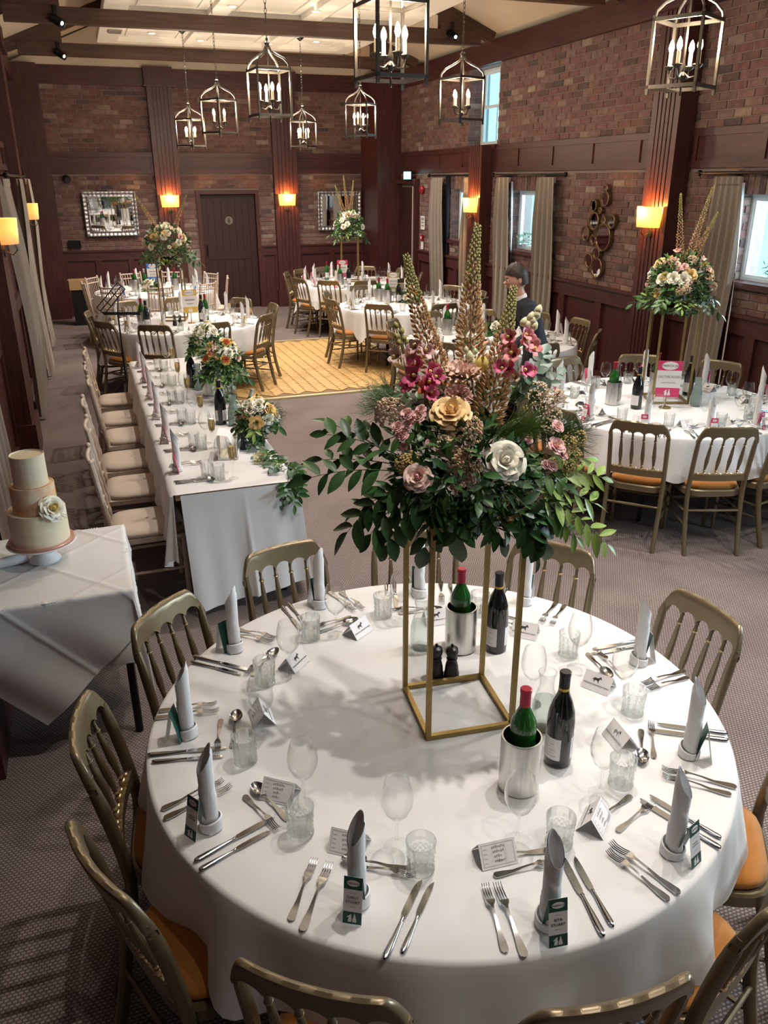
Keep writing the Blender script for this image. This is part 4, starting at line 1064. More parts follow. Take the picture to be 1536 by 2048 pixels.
# --- bottles, coolers, carafes, mills
def bottle(label, loc, kind, group=None, rz=0, tilt=None):
    t = thing('wine_bottle', label, 'wine bottle', loc, rz, group)
    if tilt: t.rotation_euler = tilt
    if kind == 'red':
        bm = M['bottle_dark']; prof = [(0,.008),(.030,.0),(.0395,.004),(.0405,.02),(.0405,.150),(.037,.185),(.0265,.22),(.0165,.245),(.0150,.275),(.0150,.285)]
    else:
        bm = M['bottle_green']; prof = [(0,.008),(.030,.0),(.036,.004),(.037,.02),(.037,.185),(.034,.205),(.022,.232),(.0155,.248),(.0143,.26),(.0143,.285)]
    part('bottle_body', MB().lathe(prof+[(0,.288)],28), bm, t, sharp=50)
    if kind == 'red':
        part('foil_cap', MB().lathe([(.0156,.258),(.0158,.302),(.0168,.303),(.0168,.312),(.0150,.314),(0,.314)],24), M['foil_black'], t)
        part('foil_band', MB().lathe([(.0160,.248),(.0162,.262),(.0156,.262)],24), M['foil_gold'], t)
        lr, z0, z1 = .0409, .030, .105
    else:
        fc = M['foil_red'] if kind == 'white' else M['foil_pale']
        part('foil_cap', MB().lathe([(.0150,.236),(.0150,.296),(.0162,.297),(.0162,.306),(.0145,.308),(0,.308)],24), fc, t)
        lr, z0, z1 = .0374, .05, .13
    for a0,a1 in ((-2.6,-.7),(.1,2.0)):
        part('paper_label', MB().grid(lambda u,v: (lr*math.cos(a0+(a1-a0)*u), lr*math.sin(a0+(a1-a0)*u), z0+(z1-z0)*v), 14, 1), M['paper'], t)
        tb = MB()
        for k in range(6):
            zz = z0+.012+.0105*k; b0 = a0+.25; b1 = a0+.25+(1.35,1.1,1.3,.9,1.2,.7)[k]
            tb.grid(lambda u,v: ((lr+.0003)*math.cos(b0+(b1-b0)*u), (lr+.0003)*math.sin(b0+(b1-b0)*u), zz+.0016*v), 8, 1)
        part('label_print', tb, M['greyink'], t)
    return t
def cooler(label, loc, group='steel wine coolers'):
    t = thing('wine_cooler', label, 'wine cooler', loc, 0, group)
    part('shell', MB().lathe([(0,.0),(.054,.0),(.0575,.004),(.0575,.168),(.056,.174),(.052,.174)],36), M['brushed'], t)
    part('liner', MB().lathe([(.052,.174),(.0500,.168),(.0500,.012),(0,.010)],36), mat('cooler_liner',(.05,.05,.055),.25,.8) if 'cooler_liner' not in bpy.data.materials else bpy.data.materials['cooler_liner'], t)
    return t
def carafe(label, loc, frosted=False, group='water carafes'):
    t = thing('water_carafe', label, 'carafe', loc, 0, group)
    o = [(0,.003),(.034,.0),(.0405,.008),(.0425,.05),(.040,.095),(.030,.135),(.0235,.160),(.0225,.180),(.0265,.206),(.0285,.212)]
    i = [(.0268,.2125),(.0250,.206),(.0210,.181),(.0220,.161),(.0285,.135),(.0385,.095),(.041,.05),(.0385,.010),(0,.007)]
    part('glass_body', MB().lathe(o+i,32), M['frost'] if frosted else M['glass'], t, sharp=60)
    part('water', MB().lathe([(0,.008),(.038,.011),(.0405,.05),(.038,.095),(.0345,.115),(0,.115)],28), M['water'], t, sharp=60)
    part('rim', MB().lathe([(.0285,.2105),(.0288,.213),(.0268,.2145),(.0262,.2125)],28), M['crystal'], t)
    return t
def mill(label, loc, group='black salt and pepper mills'):
    t = thing('pepper_mill', label, 'mill', loc, 0, group)
    part('body', MB().lathe([(0,0),(.027,0),(.027,.016),(.0245,.022),(.0225,.045),(.0185,.062),(.016,.068),(0,.068)],22), M['black'], t)
    part('head', MB().lathe([(0,.068),(.018,.069),(.0195,.076),(.0155,.080),(.020,.090),(.0225,.101),(.020,.114),(.010,.121),(0,.122)],22), M['black'], t)
    part('knob', MB().lathe([(0,.121),(.005,.122),(.006,.127),(.003,.131),(0,.1315)],12), M['blackmetal'], t)
    return t
def flower_stand(label, loc, rz, group='tall gold flower stands', h=.715):
    t = thing('flower_stand', label, 'flower stand', loc, rz, group); s = .275; r = .0075
    for x in (-1,1):
        for y in (-1,1): part('leg', MB().cbox(x*s/2,y*s/2,h/2,2*r,2*r,h), M['goldstand'], t, smooth=False)
    for z in (r, h-r):
        for k in range(4):
            b = MB().cbox(0,-s/2,z,s-2*r,2*r,2*r) if k % 2 == 0 else MB().cbox(0,-s/2,z,s-2*r,2*r,2*r)
            part('bar', b, M['goldstand'], t, None, (0,0,k*PI/2), smooth=False)
    part('plate', MB().cbox(0,0,h-.004,s-2*r,s-2*r,.006), M['goldstand'], t, smooth=False)
    return t
def table_sign(colour, label, loc, rz, w_=.175, h=.27, lines=('ON THE ROAD','JACK KEROUAC'), zb=.10):
    t = thing('table_sign', label, 'sign', loc, rz)
    part('stem', MB().tube([(0,.012,0),(0,.012,zb+.05)],.004,8), M['goldstand'], t)
    part('foot', MB().lathe([(0,0),(.045,0),(.045,.006),(.006,.010),(0,.010)],20), M['goldstand'], t, (0,.012,0))
    s = link('card_face', None, t, (0,0,zb), (0,0,0))
    book_card(s, colour, w_, h, .02, [] , depth=.0, back=False, bars=False)
    rot = (PI/2-.02,0,0)
    if lines:
        text(t, lines[0], .024, (0,-.003,zb+.56*h), rot, M['ink']); text(t, lines[1], .014, (0,-.003,zb+.40*h), rot, M['ink'])
    else:
        b = MB().box(-.055,.055,-.0035,-.0025,zb+.54*h,zb+.585*h).box(-.04,.04,-.0035,-.0025,zb+.39*h,zb+.415*h)
        part('printed_title', b, M['greyink'], t, smooth=False)
    return t

# ------------------------------------------------------------------ linen
def round_cloth(label, loc, R, half, rot, chairs, seed, pull=.15, group='white tablecloths on the round tables', z=.75):
    r_ = random.Random(seed); ph = [r_.uniform(0,6) for _ in range(6)]
    def drop(th):
        a = th-rot; L = half/max(abs(math.cos(a)),abs(math.sin(a)))
        c = L-R
        c = min(c, .70)
        for ca in chairs:                            # the cloth rests on the seats pushed underneath
            d = abs((th-ca+PI) % (2*PI)-PI)*R
            lim = .262 if d < .21 else .262+(d-.21)*3.2
            c = min(c, lim)
        return c + .010*math.sin(9*th+ph[0])
    def fold(th, q):                                 # outward push of the folds
        return .012+q*(pull+.17*math.sin(11*th+ph[1]+1.2*math.sin(3*th+ph[2]))+.07*math.sin(23*th+ph[3]))
    N = 220
    b = MB()
    dsm = [drop(2*PI*i/N) for i in range(N)]
    for _ in range(4): dsm = [(dsm[i-1]+2*dsm[i]+dsm[(i+1)%N])/4 for i in range(N)]
    def fn(u, v):
        k = int(round(u*N)) % N; th = 2*PI*k/N
        if v <= .4:
            r = R*v/.4*.985; return (r*math.cos(th), r*math.sin(th), z)
        if v <= .5:
            s = (v-.4)/.1; a = s*PI/2; r = R*.985+.014*math.sin(a); return (r*math.cos(th), r*math.sin(th), z-.012*(1-math.cos(a)))
        q = (v-.5)/.5; d = dsm[k]*q
        r = R*.985+.014+max(0,fold(th,q*min(1,dsm[k]/.3)))*min(1,dsm[k])*.9 - 0*q
        return (r*math.cos(th), r*math.sin(th), z-.012-d)
    b.grid(fn, N, 20, True)
    o = solo('tablecloth', b, M['cloth'], label, 'tablecloth', loc, (0,0,0), group, sharp=80)
    return o
def round_table(label, loc, R):
    t = thing('round_table', label, 'table', loc, 0, 'round banquet tables under white cloths')
    part('tabletop', MB().lathe([(0,.715),(R-.02,.715),(R-.015,.742),(0,.742)],48), M['carton'], t)
    for k in range(4):
        a = PI/4+k*PI/2; part('leg', MB().tube([(.55*math.cos(a),.55*math.sin(a),.715),(.60*math.cos(a),.60*math.sin(a),0)],.016,8), M['blackmetal'], t)
    return t
def rect_drape(b, cx, cy, hx, hy, z, hang, rot, ch, n=90, flare=.10, zmin=.01):
    """square cloth of half size ch turned by rot, laid on a rectangle hx*hy and falling over its edges"""
    def fn(u, v):
        p = Vector(((u-.5)*2*ch, (v-.5)*2*ch)); c, s = math.cos(rot), math.sin(rot)
        x, y = c*p.x-s*p.y, s*p.x+c*p.y
        qx, qy = max(-hx,min(hx,x)), max(-hy,min(hy,y)); dx, dy = x-qx, y-qy; d = math.hypot(dx,dy)
        cr_ = sum(math.exp(-((p.x-k)/.010)**2)+math.exp(-((p.y-k)/.010)**2) for k in (-.36,0,.36))*.0045
        if d < 1e-6: return (cx+x, cy+y, z+cr_)
        nx, ny = dx/d, dy/d
        e = .010+flare*d*(.35+.65*abs(nx*ny)*2)+.012*math.sin(14*(x+y))*min(1,d*3)
        zz = z-d
        if zz < zmin: zz = zmin
        return (cx+qx+nx*(e+cr_), cy+qy+ny*(e+cr_), zz+cr_*max(0,1-d*20))
    b.grid(fn, n, n); return b
# ------------------------------------------------------------------ laying the tables
ORD = ['','first','second','third','fourth','fifth','sixth','seventh','eighth','ninth','tenth','eleventh','twelfth']
def seat_names(angles, center):
    front = math.atan2(-center[1], -center[0])
    best = min(range(len(angles)), key=lambda k: abs((angles[k]-front+PI) % (2*PI)-PI))
    order = sorted(range(len(angles)), key=lambda k: (angles[best]-angles[k]) % (2*PI))
    out = {}
    for i,k in enumerate(order): out[k] = 'front place' if i == 0 else '%s place clockwise from front' % ORD[i]
    return out
protos = {}
def copy_of(kind, maker, label, loc, rz, group):
    if kind not in protos:
        protos[kind] = maker(); o = protos[kind]; o.location = loc; o.rotation_euler = (0,0,rz); o['label'] = label; o['group'] = group; return o
    return dup(protos[kind], loc, rz, label, group)
def ware(kind, cat, label, p, rz, group):
    o = link(kind if kind != 'napkin' else 'rolled_napkin', me[kind], None, p, (0,0,rz)); return tag(o, label, cat, group)
WORDS = {'dinner_fork':('larger steel fork','fork'),'starter_fork':('smaller steel fork','fork'),'dinner_knife':('larger steel knife','knife'),'starter_knife':('smaller steel knife','knife'),
         'dessert_spoon':('steel dessert spoon','spoon'),'dessert_fork':('steel dessert fork','fork'),'napkin':('tall rolled white napkin','napkin'),'wine_glass':('clear wine glass','glass'),'tumbler':('cut glass tumbler','glass')}
NAMES = {0:(), }
rs = random.Random(5)
def setting(C, R, A, seat, table, colour, cname, lines=None, meas=None, jit=1.0, seed=0, full=True):
    r_ = Vector((math.cos(A), math.sin(A), 0)); t_ = Vector((-math.sin(A), math.cos(A), 0)); C = Vector((C[0],C[1],0))
    j = lambda s: rs.uniform(-s,s)*jit
    P_ = lambda i, t: C + r_*(R-i) + t_*t + Vector((0,0,TZ))
    g = lambda s: '%s on the %s' % (s, table)
    def put(kind, p, rz):
        w_, cat = WORDS[kind]; return ware(kind, cat, '%s at %s, %s' % (w_, seat, table), p, rz, g(cat+'s' if cat != 'knife' else 'knives'))
    inn = A+PI/2
    s = j(.015); a_ = j(.10)
    put('dinner_fork', P_(.000+abs(j(.02)), -.098+s), inn+a_)
    put('starter_fork', P_(.012+abs(j(.02)), -.135+s), inn+a_+j(.05))
    s = j(.015); a_ = j(.09)
    put('dinner_knife', P_(-.002+abs(j(.02)), .096+s), inn+a_)
    put('starter_knife', P_(.008+abs(j(.02)), .130+s), inn+a_+j(.03))
    a_ = j(.18)
    put('dessert_spoon', P_(.268+j(.01), .10+j(.02)), A+PI+a_)
    put('dessert_fork', P_(.232+j(.01), -.06+j(.02)), A+a_*.5+j(.05))
    pol = lambda a,r: Vector((C.x+r*math.cos(a), C.y+r*math.sin(a), TZ))
    n_ = pol(*meas[0]) if meas else P_(.115+j(.02), j(.015))
    w_ = pol(*meas[1]) if meas else P_(.330+j(.02), .055+j(.03))
    u_ = pol(*meas[2]) if meas else P_(.275+j(.015), .135+j(.03))
    m_ = pol(*meas[3]) if meas else P_(.300+j(.02), -.075+j(.03))
    put('napkin', n_, A-PI/2+PI+j(.5))
    put('wine_glass', w_, rs.uniform(0,6)); put('tumbler', u_, rs.uniform(0,6))
    pc = n_ + r_*.062 + t_*j(.01)
    if lines is not None:
        make = make_place_card(colour, '%s place card reading %s on the %s' % (cname, ' '.join(lines).lower() if False else 'a printed guest name', table), lines)
        make.location = pc; make.rotation_euler = (0,0,inn+j(.2)); make['label'] = '%s place card with readable name at %s, %s' % (cname, seat, table); make['group'] = g('place cards')
    else:
        copy_of('place_card_'+cname, lambda: make_place_card(colour, '', []), '%s and white place card at %s, %s' % (cname, seat, table), pc, inn+j(.25), g('place cards'))
    copy_of('menu', make_menu, 'folded white menu card at %s, %s' % (seat, table), m_, inn+j(.35)+(.25 if meas else 0), g('menu cards'))
def lay_table(C, R, degs, table, colour, cname, half, crot, seed, chair=chair_gold, cr=.82, meas=None, names=None, chair_word='gold orange-seated chair', ch_skip=(), offs=None, seats=None):
    angs = [rad(d) for d in degs]; seat_a = [rad(d) for d in (seats or degs)]
    sn = seat_names(seat_a, C)
    round_table('round table under the white cloth of the %s' % table, (C[0],C[1],0), R)
    round_cloth('white tablecloth falling in folds over the %s' % table, (C[0],C[1],0), R, half, crot, angs, seed)
    cn = seat_names(angs, C)
    for k,a in enumerate(angs):
        r = cr + (offs[k] if offs else rs.uniform(-.02,.03))
        place_chair(chair, C[0]+r*math.cos(a), C[1]+r*math.sin(a), a+PI/2+(0 if meas else rs.uniform(-.06,.06)), '%s at %s, %s' % (chair_word, cn[k], table), 'chairs round the '+table)
    for k,a in enumerate(seat_a):
        setting(C, R, a, sn[k], table, colour, cname, (names or {}).get(k), meas[k] if meas else None)

# --- the near table
MC, MR = (.89, 2.00), .915
mdeg = [-127,-95,-66,-36,1,41,72,102,133,169,-161]
# measured (angle, radius) of napkin, wine glass, tumbler and menu at each place
mm = [((-127,.786),(-123,.593),(-116.5,.656),(-134,.63)),((-95,.84),(-92,.589),(-83,.637),(-99,.62)),((-66,.83),(-61,.585),(-54,.614),(-71,.635)),((-36,.78),(-15.5,.613),(-21,.635),(-35,.58)),
      ((1,.793),(6,.568),(14,.60),(-6,.58)),((41,.83),(45,.583),(52,.67),(33,.607)),((72,.79),(81,.574),(86,.645),(67,.584)),((102,.82),(107,.588),(115,.636),(99,.566)),
      ((133,.811),(138,.538),(145,.601),(131,.565)),((169,.793),(174,.563),(-177,.632),(164,.565)),((-161,.812),(-152,.579),(-146,.66),(-160,.60))]
meas = [tuple((rad(a),r) for a,r in q) for q in mm]
lay_table(MC, MR, [-126,-95,-66,-36,3,40,72,103,137,173,-158], 'near round table', M['green'], 'green', 1.22, rad(38), 3, meas=meas,
          names={0:('CARLY','STUART'),1:('RITA','STUART')}, seats=mdeg, offs=[0,.02,.0,.03,0,.01,0,.02,-.03,-.03,.02])
flower_stand('tall gold stand carrying the flowers on the near round table', (.962,2.0,TZ), rad(-6))
cooler('steel wine cooler in front of the near gold stand', (.975,1.600,TZ)); cooler('steel wine cooler behind the near gold stand', (1.125,2.325,TZ))
bottle('red topped green bottle standing in the front steel cooler', (.983,1.610,TZ+.014), 'white', 'wine bottles on the near table', .4)
bottle('red topped green bottle standing in the rear steel cooler, near table', (1.125,2.335,TZ+.014), 'white', 'wine bottles on the near table', 2.1)
bottle('dark red wine bottle beside the front steel cooler', (1.135,1.655,TZ), 'red', 'wine bottles on the near table', rad(-75))
bottle('dark red wine bottle behind the right leg of the near gold stand', (1.245,2.275,TZ), 'red', 'wine bottles on the near table', rad(-75))
carafe('clear water carafe behind the front wine cooler', (1.17,1.80,TZ)); carafe('clear water carafe behind the left leg of the near gold stand', (.985,2.365,TZ))
mill('left black mill inside the near gold stand', (.968,2.185,TZ)); mill('right black mill inside the near gold stand', (1.018,2.165,TZ))
ware('wine_glass','glass','spare wine glass standing beside the right foot of the near gold stand', (1.20,1.93,TZ), 0, 'glasses on the near round table')

# --- pink sign table on the right
TC = (4.05,4.98)
lay_table(TC, MR, [-135,-106,-77,-47,-12,28,64,100,135,168,-165], 'near pink sign table', M['pink'], 'pink', 1.25, rad(10), 8, cr=.83)
flower_stand('tall gold stand on the near pink sign table by the right wall', (4.14,5.08,TZ), rad(-20))
table_sign(M['pink'], 'pink and white table sign reading on the road, right-hand table', (3.98,4.86,TZ), rad(-28), zb=.085)
cooler('steel cooler at the left of the near pink sign table', (3.68,5.10,TZ)); cooler('steel cooler behind the sign on the near pink sign table', (4.20,5.27,TZ))
bottle('red topped green bottle in the left cooler, near pink sign table', (3.68,5.11,TZ+.014), 'white', 'wine bottles on the near pink sign table')
bottle('red topped green bottle in the cooler behind the near pink sign', (4.20,5.28,TZ+.014), 'white', 'wine bottles on the near pink sign table')
bottle('dark wine bottle beside the left cooler of the near pink sign table', (3.77,4.93,TZ), 'red', 'wine bottles on the near pink sign table', -1.2)
bottle('dark wine bottle behind the frosted carafe, near pink sign table', (4.40,5.13,TZ), 'red', 'wine bottles on the near pink sign table', -1.2)
carafe('frosted water carafe on the right of the near pink sign table', (4.24,4.84,TZ), True); carafe('clear carafe at the back of the near pink sign table', (3.95,5.45,TZ))

# --- table where the person stands
MAN = (4.02,7.85)
lay_table(MAN, MR, [0,-38,-90,-140,178,142,105,70,35], 'table where the person stands', M['paper'], 'white', 1.25, rad(33), 12)
cooler('steel cooler on the table where the person stands', (3.70,8.28,TZ))
bottle('red topped green bottle in the cooler at the standing person\'s table', (3.70,8.29,TZ+.014), 'white', 'wine bottles on the standing person\'s table')
carafe('clear carafe beside the cooler, table where the person stands', (3.82,8.12,TZ))
t = thing('drinks_tray', 'round black tray of champagne flutes by the standing person', 'tray', (3.72,7.72,TZ))
part('tray_base', MB().lathe([(0,0),(.19,0),(.20,.022),(.19,.022),(.185,.006),(0,.006)],32), M['black'], t)
def put_flute(label, loc, group, full=True):
    f = tag(link('champagne_flute', me['flute'], None, loc), label, 'glass', group)
    if full: link('champagne', me['fizz'], f)
    return f
fk = 0
for i,(a,r) in enumerate([(0,.0)]+[(k*PI/3+.2,.085) for k in range(6)]+[(k*PI/4,.155) for k in range(8)]):
    put_flute('filled champagne flute %s of the round black drinks tray' % ('in the middle' if i == 0 else '%s in the inner ring' % ORD[i] if i < 7 else '%s in the outer ring' % ORD[i-6]), (3.72+r*math.cos(a),7.72+r*math.sin(a),TZ+.0065), 'champagne flutes on the drinks tray')

# --- khaki sign table beyond it
FC = (4.1,10.6)
lay_table(FC, MR, [-170,-129,-84,-45,-10,30,70,110,150], 'khaki sign table', M['khaki'], 'khaki', 1.27, rad(20), 17)
table_sign(M['khaki'], 'khaki and white table sign beside the low yellow flowers', (4.02,10.88,TZ), rad(-22), lines=None, zb=.13)
cooler('left steel cooler on the khaki sign table', (3.86,11.02,TZ)); cooler('right steel cooler on the khaki sign table', (3.93,10.86,TZ))
bottle('red topped green bottle in the left cooler, khaki sign table', (3.86,11.03,TZ+.014), 'white', 'wine bottles on the khaki sign table')
bottle('red topped green bottle in the right cooler, khaki sign table', (3.93,10.87,TZ+.014), 'white', 'wine bottles on the khaki sign table')
bottle('dark wine bottle between the coolers and flowers, khaki sign table', (4.07,10.80,TZ), 'red', 'wine bottles on the khaki sign table')
# --- far pink sign table
BC = (4.2,13.3)
lay_table(BC, MR, [156,-159,-127,-98,-60,-20,20,60,100,128], 'far pink sign table', M['pink'], 'pink', 1.27, rad(24), 21)
flower_stand('tall gold stand on the far pink sign table by the back wall', (4.20,13.47,TZ), rad(-14))
table_sign(M['pink'], 'small pink and white table sign on the far table by the back wall', (3.98,13.18,TZ), rad(-16), lines=None, zb=.10)
cooler('steel cooler on the far pink sign table', (3.90,13.05,TZ))
bottle('red topped green bottle in the cooler, far pink sign table', (3.90,13.06,TZ+.014), 'white', 'wine bottles on the far pink sign table')
bottle('red topped bottle left of the sign, far pink sign table', (3.86,13.70,TZ), 'white', 'wine bottles on the far pink sign table')
bottle('dark wine bottle near the cooler, far pink sign table', (4.02,12.98,TZ), 'red', 'wine bottles on the far pink sign table')
carafe('clear carafe by the stand, far pink sign table', (4.35,13.2,TZ))
# --- blue sign table, far left
LC = (1.0,13.4)
lay_table(LC, MR, [-170,147,107,70,30,-10,-50,-90,-130], 'blue sign table', M['blue'], 'blue', 1.25, rad(12), 25, chair=chair_slim, chair_word='pale slim spindle chair')
table_sign(M['blue'], 'blue and white table sign above the low flowers, far left', (1.0,13.62,TZ), rad(4), lines=None, zb=.11)
cooler('right steel cooler on the blue sign table', (1.30,13.35,TZ)); cooler('left steel cooler on the blue sign table', (.70,13.40,TZ))
bottle('red topped bottle in the right cooler, blue sign table', (1.30,13.36,TZ+.014), 'white', 'wine bottles on the blue sign table')
bottle('red topped bottle in the left cooler, blue sign table', (.70,13.41,TZ+.014), 'white', 'wine bottles on the blue sign table')
bottle('pale topped bottle left of the sign, blue sign table', (.86,13.6,TZ), 'fizz', 'wine bottles on the blue sign table')
# --- yellow sign table, left
YC = (1.05,10.2)
lay_table(YC, MR, [-146,-112,-79,-40,2,40,85,125,172], 'yellow sign table', M['yellow'], 'yellow', 1.25, rad(30), 29)
flower_stand('tall gold stand on the yellow sign table at the left', (.97,10.40,TZ), rad(-14))
table_sign(M['yellow'], 'yellow and white table sign on a stem, left of the dance floor', (1.13,10.06,TZ), rad(2), lines=None, zb=.12)
bottle('red topped green bottle at the left of the yellow sign table', (.56,10.02,TZ+.014), 'white', 'wine bottles on the yellow sign table')
cooler('steel cooler at the left of the yellow sign table', (.56,10.01,TZ))
bottle('dark wine bottle beside the left cooler, yellow sign table', (.60,9.86,TZ), 'red', 'wine bottles on the yellow sign table')
bottle('red topped green bottle right of the yellow table sign', (1.33,10.25,TZ), 'white', 'wine bottles on the yellow sign table')
bottle('dark wine bottle right of the yellow table sign', (1.27,10.15,TZ), 'red', 'wine bottles on the yellow sign table')
mill('left black mill on the yellow sign table', (.92,9.95,TZ)); mill('right black mill on the yellow sign table', (.98,9.93,TZ))

# --- long head table with slim chairs
HX0, HX1, HY0, HY1 = .29, .99, 4.28, 8.02
t = thing('long_table', 'long rectangular head table under white cloths', 'table', ((HX0+HX1)/2,(HY0+HY1)/2,0))
part('tabletop', MB().cbox(0,0,.725,HX1-HX0-.03,HY1-HY0-.03,.03), M['carton'], t, smooth=False)
for x in (-.27,.27):
    for y in (-1.75,-.6,.6,1.75): part('leg', MB().tube([(x,y,.71),(x,y,0)],.016,8), M['blackmetal'], t)
b = MB()
def hc(u, v):                                       # across the table: left drop, top, right drop
    y = HY0+(HY1-HY0)*v; cu_ = .30; L = .30; W = HX1-HX0; Rr = .68
    s = -L+u*(L+W+Rr)
    wob = .012*math.sin(y*9)+.008*math.sin(y*23)
    if s < 0: return (HX0-.012+(s/L)*(.035+2*wob*0-.0)-wob*(-s/L), y, .75+s)
    if s > W: return (HX1+.012+(s-W)*.04+wob*(s-W)/Rr, y, .75-(s-W))
    return (HX0+s, y, .75)
b.grid(hc, 56, 90)
solo('tablecloth', b, M['cloth'], 'white cloth running the length of the head table', 'tablecloth', sharp=70)
b = MB()
def fc_(u, v):
    x = HX0+.045+(HX1-HX0-.03)*u; z = .748-(.72-.10*u)*v
    return (x+.05*v*(.4+.6*u)-.005, HY0-.014-.03*v-.012*math.sin(u*11+1)*v-.006*math.sin(u*27)*v - .020*math.exp(-((u-.52)/.016)**2)*1.0*v, z)
b.grid(fc_, 70, 24)
solo('table_end_cloth', b, M['cloth'], 'creased white cloth hanging to the floor at the near end of the head table', 'tablecloth', sharp=70)
b = MB()
def cb_(u, v):                                      # bunched corner of the long cloth
    a = u*PI*.9+PI*.55; q = v
    return (HX0+.005+(.02+.05*q*(1+.5*math.sin(u*14)))*math.cos(a), HY0-.010+(.012+.055*q*(1+.5*math.sin(u*14)))*math.sin(a)*.8, .75-.40*q-.03*math.sin(u*5)*q)
b.grid(cb_, 26, 14)
solo('cloth_corner', b, M['cloth'], 'gathered corner of white cloth hanging at the head table end', 'tablecloth', sharp=70)
HYS = [4.68,5.29,5.90,6.50,7.10,7.72]
hn = ['nearest','second','third','fourth','fifth','farthest']
for k,y in enumerate(HYS):
    place_chair(chair_slim, .155+rs.uniform(-.02,.03), y+rs.uniform(-.03,.03), -PI/2+rs.uniform(-.05,.05), 'limewashed slim chair with ivory pad, %s along the head table' % hn[k], 'slim chairs along the head table')
    cen = Vector((HX0+.6, y, 0)); j = lambda s: rs.uniform(-s,s); s_ = '%s place of the head table' % hn[k]
    for kind,i_,tt,rz in (('dinner_knife',.03,.19,-PI/2),('starter_knife',.035,.225,-PI/2),('dinner_fork',.03,-.09,-PI/2),('starter_fork',.04,-.125,-PI/2)):
        w_,cat = WORDS[kind]; ware(kind,cat,'%s at %s' % (w_,s_), (HX0+i_, y-tt, TZ), rz+j(.06), 'cutlery on the head table')
    ware('napkin','napkin','tall rolled white napkin at %s' % s_, (HX0+.075, y+.02+j(.02), TZ), PI/2+j(.4), 'napkins on the head table')
    copy_of('place_card_pink', lambda: make_place_card(M['pink'],'',[]), 'pink and white place card at %s' % s_, (HX0+.028, y-.03, TZ), -PI/2+j(.12), 'place cards on the head table')
    ware('tumbler','glass','left cut glass tumbler at %s' % s_, (HX0+.225+j(.01), y-.16, TZ), j(3), 'glasses on the head table')
    ware('tumbler','glass','right cut glass tumbler at %s' % s_, (HX0+.275+j(.01), y-.235, TZ), j(3), 'glasses on the head table')
    ware('wine_glass','glass','clear wine glass at %s' % s_, (HX0+.315+j(.01), y-.13, TZ), 0, 'glasses on the head table')
    put_flute('flute of champagne at %s' % s_, (HX0+.345+j(.02), y-.245, TZ), 'champagne flutes on the head table')
    ware('dessert_spoon','spoon','steel dessert spoon at %s' % s_, (HX0+.21, y-.10, TZ), PI+j(.2), 'cutlery on the head table')
bottle('dark wine bottle at the middle of the head table', (.77,5.60,TZ), 'red', 'wine bottles on the head table', -1.5); carafe('frosted carafe beside the middle bottle, head table', (.85,5.53,TZ), True)
bottle('dark wine bottle toward the far end of the head table', (.72,6.78,TZ), 'red', 'wine bottles on the head table', -1.5); carafe('frosted carafe toward the far end of the head table', (.76,6.66,TZ), True)
cooler('steel cooler toward the far end of the head table', (.82,6.47,TZ))
mill('near black mill beside the vase, head table', (.815,4.97,TZ))
bottle('green champagne bottle leaning in the bucket, head table', (.85,5.24,TZ+.02), 'fizz', 'wine bottles on the head table', 0, (rad(-12),rad(20),0))
cooler('steel bucket holding the champagne bottle, head table', (.865,5.24,TZ))
t = thing('napkin_holder', 'square steel holder draped with a folded white napkin, head table', 'holder', (.70,4.88,TZ), rad(-12))
part('holder_box', MB().box(-.055,.055,-.10,.10,0,.012).box(-.060,-.054,-.10,.10,0,.15).box(.054,.060,-.10,.10,0,.11), M['brushed'], t, smooth=False)
part('folded_napkin', MB().grid(lambda u,v: ((lambda s: (-.064+.13*s, -.085+.17*v+.01*math.sin(s*6), .155-.02*s-.125*max(0,(s-.55)/.45)**1.1 if s > .0 else .1))(u)), 20, 6), M['napkin'], t, sharp=80)
# --- cake table
CT = (-.36,3.59)
t = thing('cake_table', 'small square table under the white cloths, at the left', 'table', (CT[0],CT[1],0))
part('tabletop', MB().cbox(0,0,.725,.70,.70,.03), M['carton'], t, smooth=False)
for x in (-.32,.32):
    for y in (-.32,.32): part('leg', MB().tube([(x,y,.71),(x,y,0)],.018,8), M['blackmetal'], t)
b = rect_drape(MB(), CT[0],CT[1],.362,.362,.7475,.3,0.06,.72, 130, .08)
solo('tablecloth', b, M['cloth'], 'lower white cloth hanging over the cake table', 'tablecloth', group='white cloths on the cake table', sharp=70)
b = rect_drape(MB(), CT[0],CT[1],.366,.366,.7515,.3,rad(42),.67, 150, .13)
solo('tablecloth', b, M['cloth'], 'upper white cloth set diagonally on the cake table, corner pointing down', 'tablecloth', group='white cloths on the cake table', sharp=70)
CK = (-.345,3.65,.754)
t = thing('cake_stand', 'white porcelain cake stand on the cake table', 'cake stand', CK)
part('foot', MB().lathe([(0,0),(.068,0),(.070,.006),(.055,.022),(.034,.05),(.030,.068),(.034,.08),(0,.08)],36), M['porcelain'], t)
part('plate', MB().lathe([(0,.078),(.06,.079),(.142,.088),(.150,.095),(.148,.099),(.138,.094),(0,.092)],48), M['porcelain'], t)
t = thing('wedding_cake', 'three tiered cream cake with peach marbled middle on a white stand', 'cake', (CK[0],CK[1],CK[2]+.0945))
part('cake_board', MB().lathe([(0,0),(.139,0),(.141,.003),(.141,.011),(.139,.014),(0,.014)],48), M['rosegold'], t)
